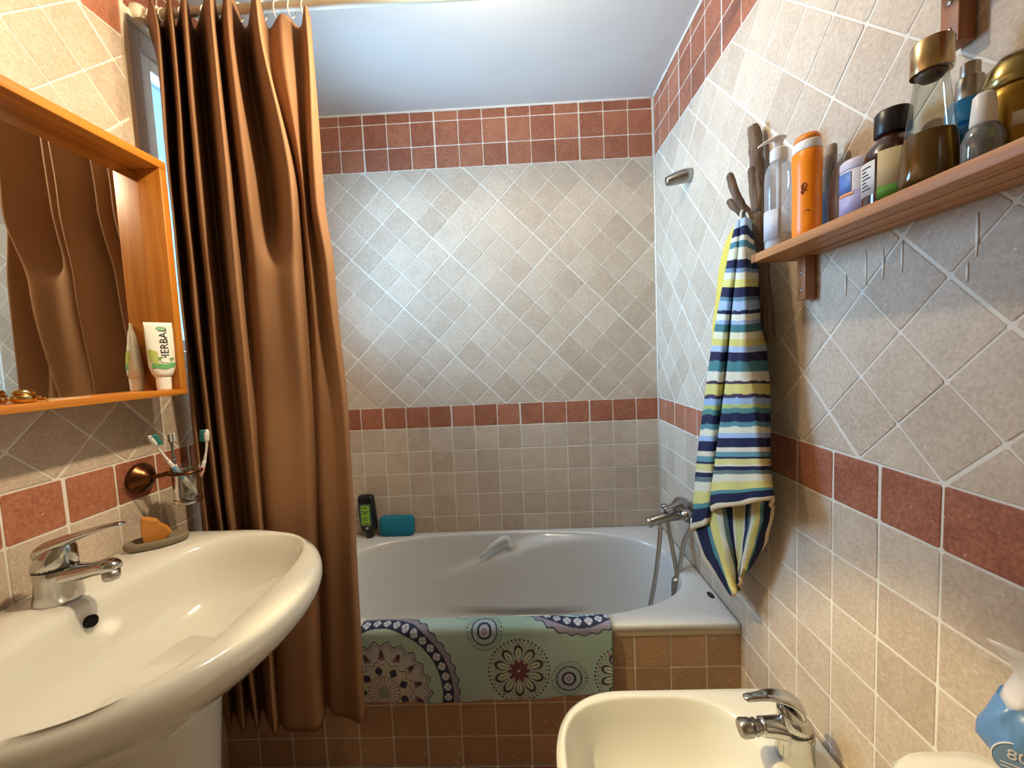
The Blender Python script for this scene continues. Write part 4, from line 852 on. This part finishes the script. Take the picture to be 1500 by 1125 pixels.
SEQ = [(322, 'aebfd4'), (340, '1a2048'), (355, 'd9d6c6'), (362, '4f7f8c'), (371, 'd9d8c0'), (386, '1a2048'), (396, '6f8ba6'), (401, 'dcd6c0'), (409, 'd6cf7a'), (418, '161a3e'), (434, '5d7f92'), (441, '9fb4cc'), (455, '191d42'), (461, 'dcd7c2'), (470, '9aaecb'), (476, '3f7376'), (487, 'dfd6b4'), (497, 'd2c36c'), (507, 'a8b8cf'), (516, '211c42'), (529, '47787a'), (545, 'd9cdb6'), (559, '3c2c3c'), (563, 'd0c070'), (578, '40304a'), (583, '93a6c4'), (592, 'a9b06a'), (597, '4a7a76'), (604, '14183c'), (616, '4f7f86'), (623, 'd8d0b4'), (632, '9aaec8'), (639, '14183c'), (653, 'd9c8ae'), (660, '5f8a90'), (668, '161a3e'), (672, 'cfc078'), (682, 'dbcdb0'), (686, '161a3e'), (694, '5f6f6c'), (699, 'd8ccb0'), (706, 'd2c274'), (716, '4f8080'), (721, '141838'), (737, 'd8c3a0')]
cuts = np.array([(y-322)/(745-322) for y, _ in SEQ]); hx = np.array([lin(h) for _, h in SEQ])
def sheet(cols_, ns, nt_, t0=0., t1=1., rip=.003, vee=0.0, knots=None):
    grid_ = [cr(c_, 40) for c_ in cols_]; m_ = len(grid_[0]); R = []; C_ = []
    for i in range(nt_):
        q = i/(nt_-1)*(m_-1); a = int(min(q, m_-2)); k = q-a
        row = cr([g_[a]*(1-k)+g_[a+1]*k for g_ in grid_], ns)
        out = []
        for j, p in enumerate(row):
            s = j/(len(row)-1); t = i/(nt_-1)
            out.append((p[0]+rip*math.sin(14*s*3+9*t)*t, p[1]+rip*.6*math.sin(20*t+7*s), p[2]))
            tk = float(np.interp(t*(len(knots)-1), range(len(knots)), knots)) if knots else t
            tk = tk if not vee else 1-vee*min(s*1.15, (1-s)*1.5)
            tt = t0+(t1-t0)*tk+.0005*math.sin(40*s+8*t)
            C_.append(hx[max(0, min(len(cuts)-1, np.searchsorted(cuts, tt, 'right')-1))])
        R.append(out)
    V, F = loft(R, (False, False), closed=False)
    return (V, F), np.array(C_), R
tow = thing('striped_towel', (.52, .99, -.65), 'terry towel with navy, teal and yellow stripes hanging from the driftwood', 'towel')
g, cc, R = sheet(TW, 14, 460, knots=(0, .225, .565, .885, 1.0))
a = put('front_fold', g, M_['cloth'], tow, cols=cc); a.modifiers.new('thickness', 'SOLIDIFY').thickness = .005
hemm = simple('towel_hem', 'd2b690', .95, bump=(500, .6))
put('hem', tube(R[-1][::2], .0042, 8), hemm, tow)
BK = [[(.515,1.2651,-.5518),(.515,1.1886,-.616),(.515,1.1033,-.6338),(.515,1.0186,-.641)],
[(.50,1.1079,-.444),(.50,1.062,-.5196),(.50,1.019,-.5715),(.50,.979,-.6074)],
[(.535,1.0355,-.399),(.535,1.0295,-.4869),(.535,1.0268,-.5583),(.535,1.0274,-.6265)],
[(.515,.9101,-.3442),(.515,.9241,-.4138),(.515,.9536,-.5021),(.515,.9788,-.576)],
[(.54,.8886,-.3527),(.54,.9087,-.4159),(.54,.9354,-.477),(.54,1.0005,-.557)]]
g, cc, R = sheet(BK, 40, 160, .82, 1.0, .002, vee=1.45)
a = put('back_fold', g, M_['cloth'], tow, cols=cc); a.modifiers.new('thickness', 'SOLIDIFY').thickness = .005
put('hem', tube(R[-1][::2], .0042, 8), hemm, tow); put('hem', tube([r[0] for r in R[::8]], .004, 8), hemm, tow); put('hem', tube([r[-1] for r in R[::8]], .004, 8), hemm, tow)
put('hanging_loop', tube([(.503,.95,.285),(.512,.965,.302),(.522,.975,.312),(.527,.965,.298),(.515,.94,.27)], .0028, 7, 5), simple('loop_white', 'd5d2cc', .9), tow)
YE = [[(.535,1.0105,.3021),(.535,1.0795,.2629),(.535,1.1211,.1623),(.535,1.1547,.036),(.535,1.1613,-.0985)],[(.52,.9763,.2886),(.52,1.0229,.237),(.52,1.0577,.1353),(.52,1.0734,.0236),(.52,1.0678,-.0917)],[(.54,1.0078,.2946),(.54,1.0298,.2296),(.54,1.0436,.1153),(.54,1.0511,.0131),(.54,1.0454,-.0911)]]
g, cc, R = sheet(YE, 14, 80)
a = put('yellow_washcloth', g, M_['yellow'], label='plain yellow washcloth hanging behind the striped towel', cat='cloth'); a.modifiers.new('thickness', 'SOLIDIFY').thickness = .005
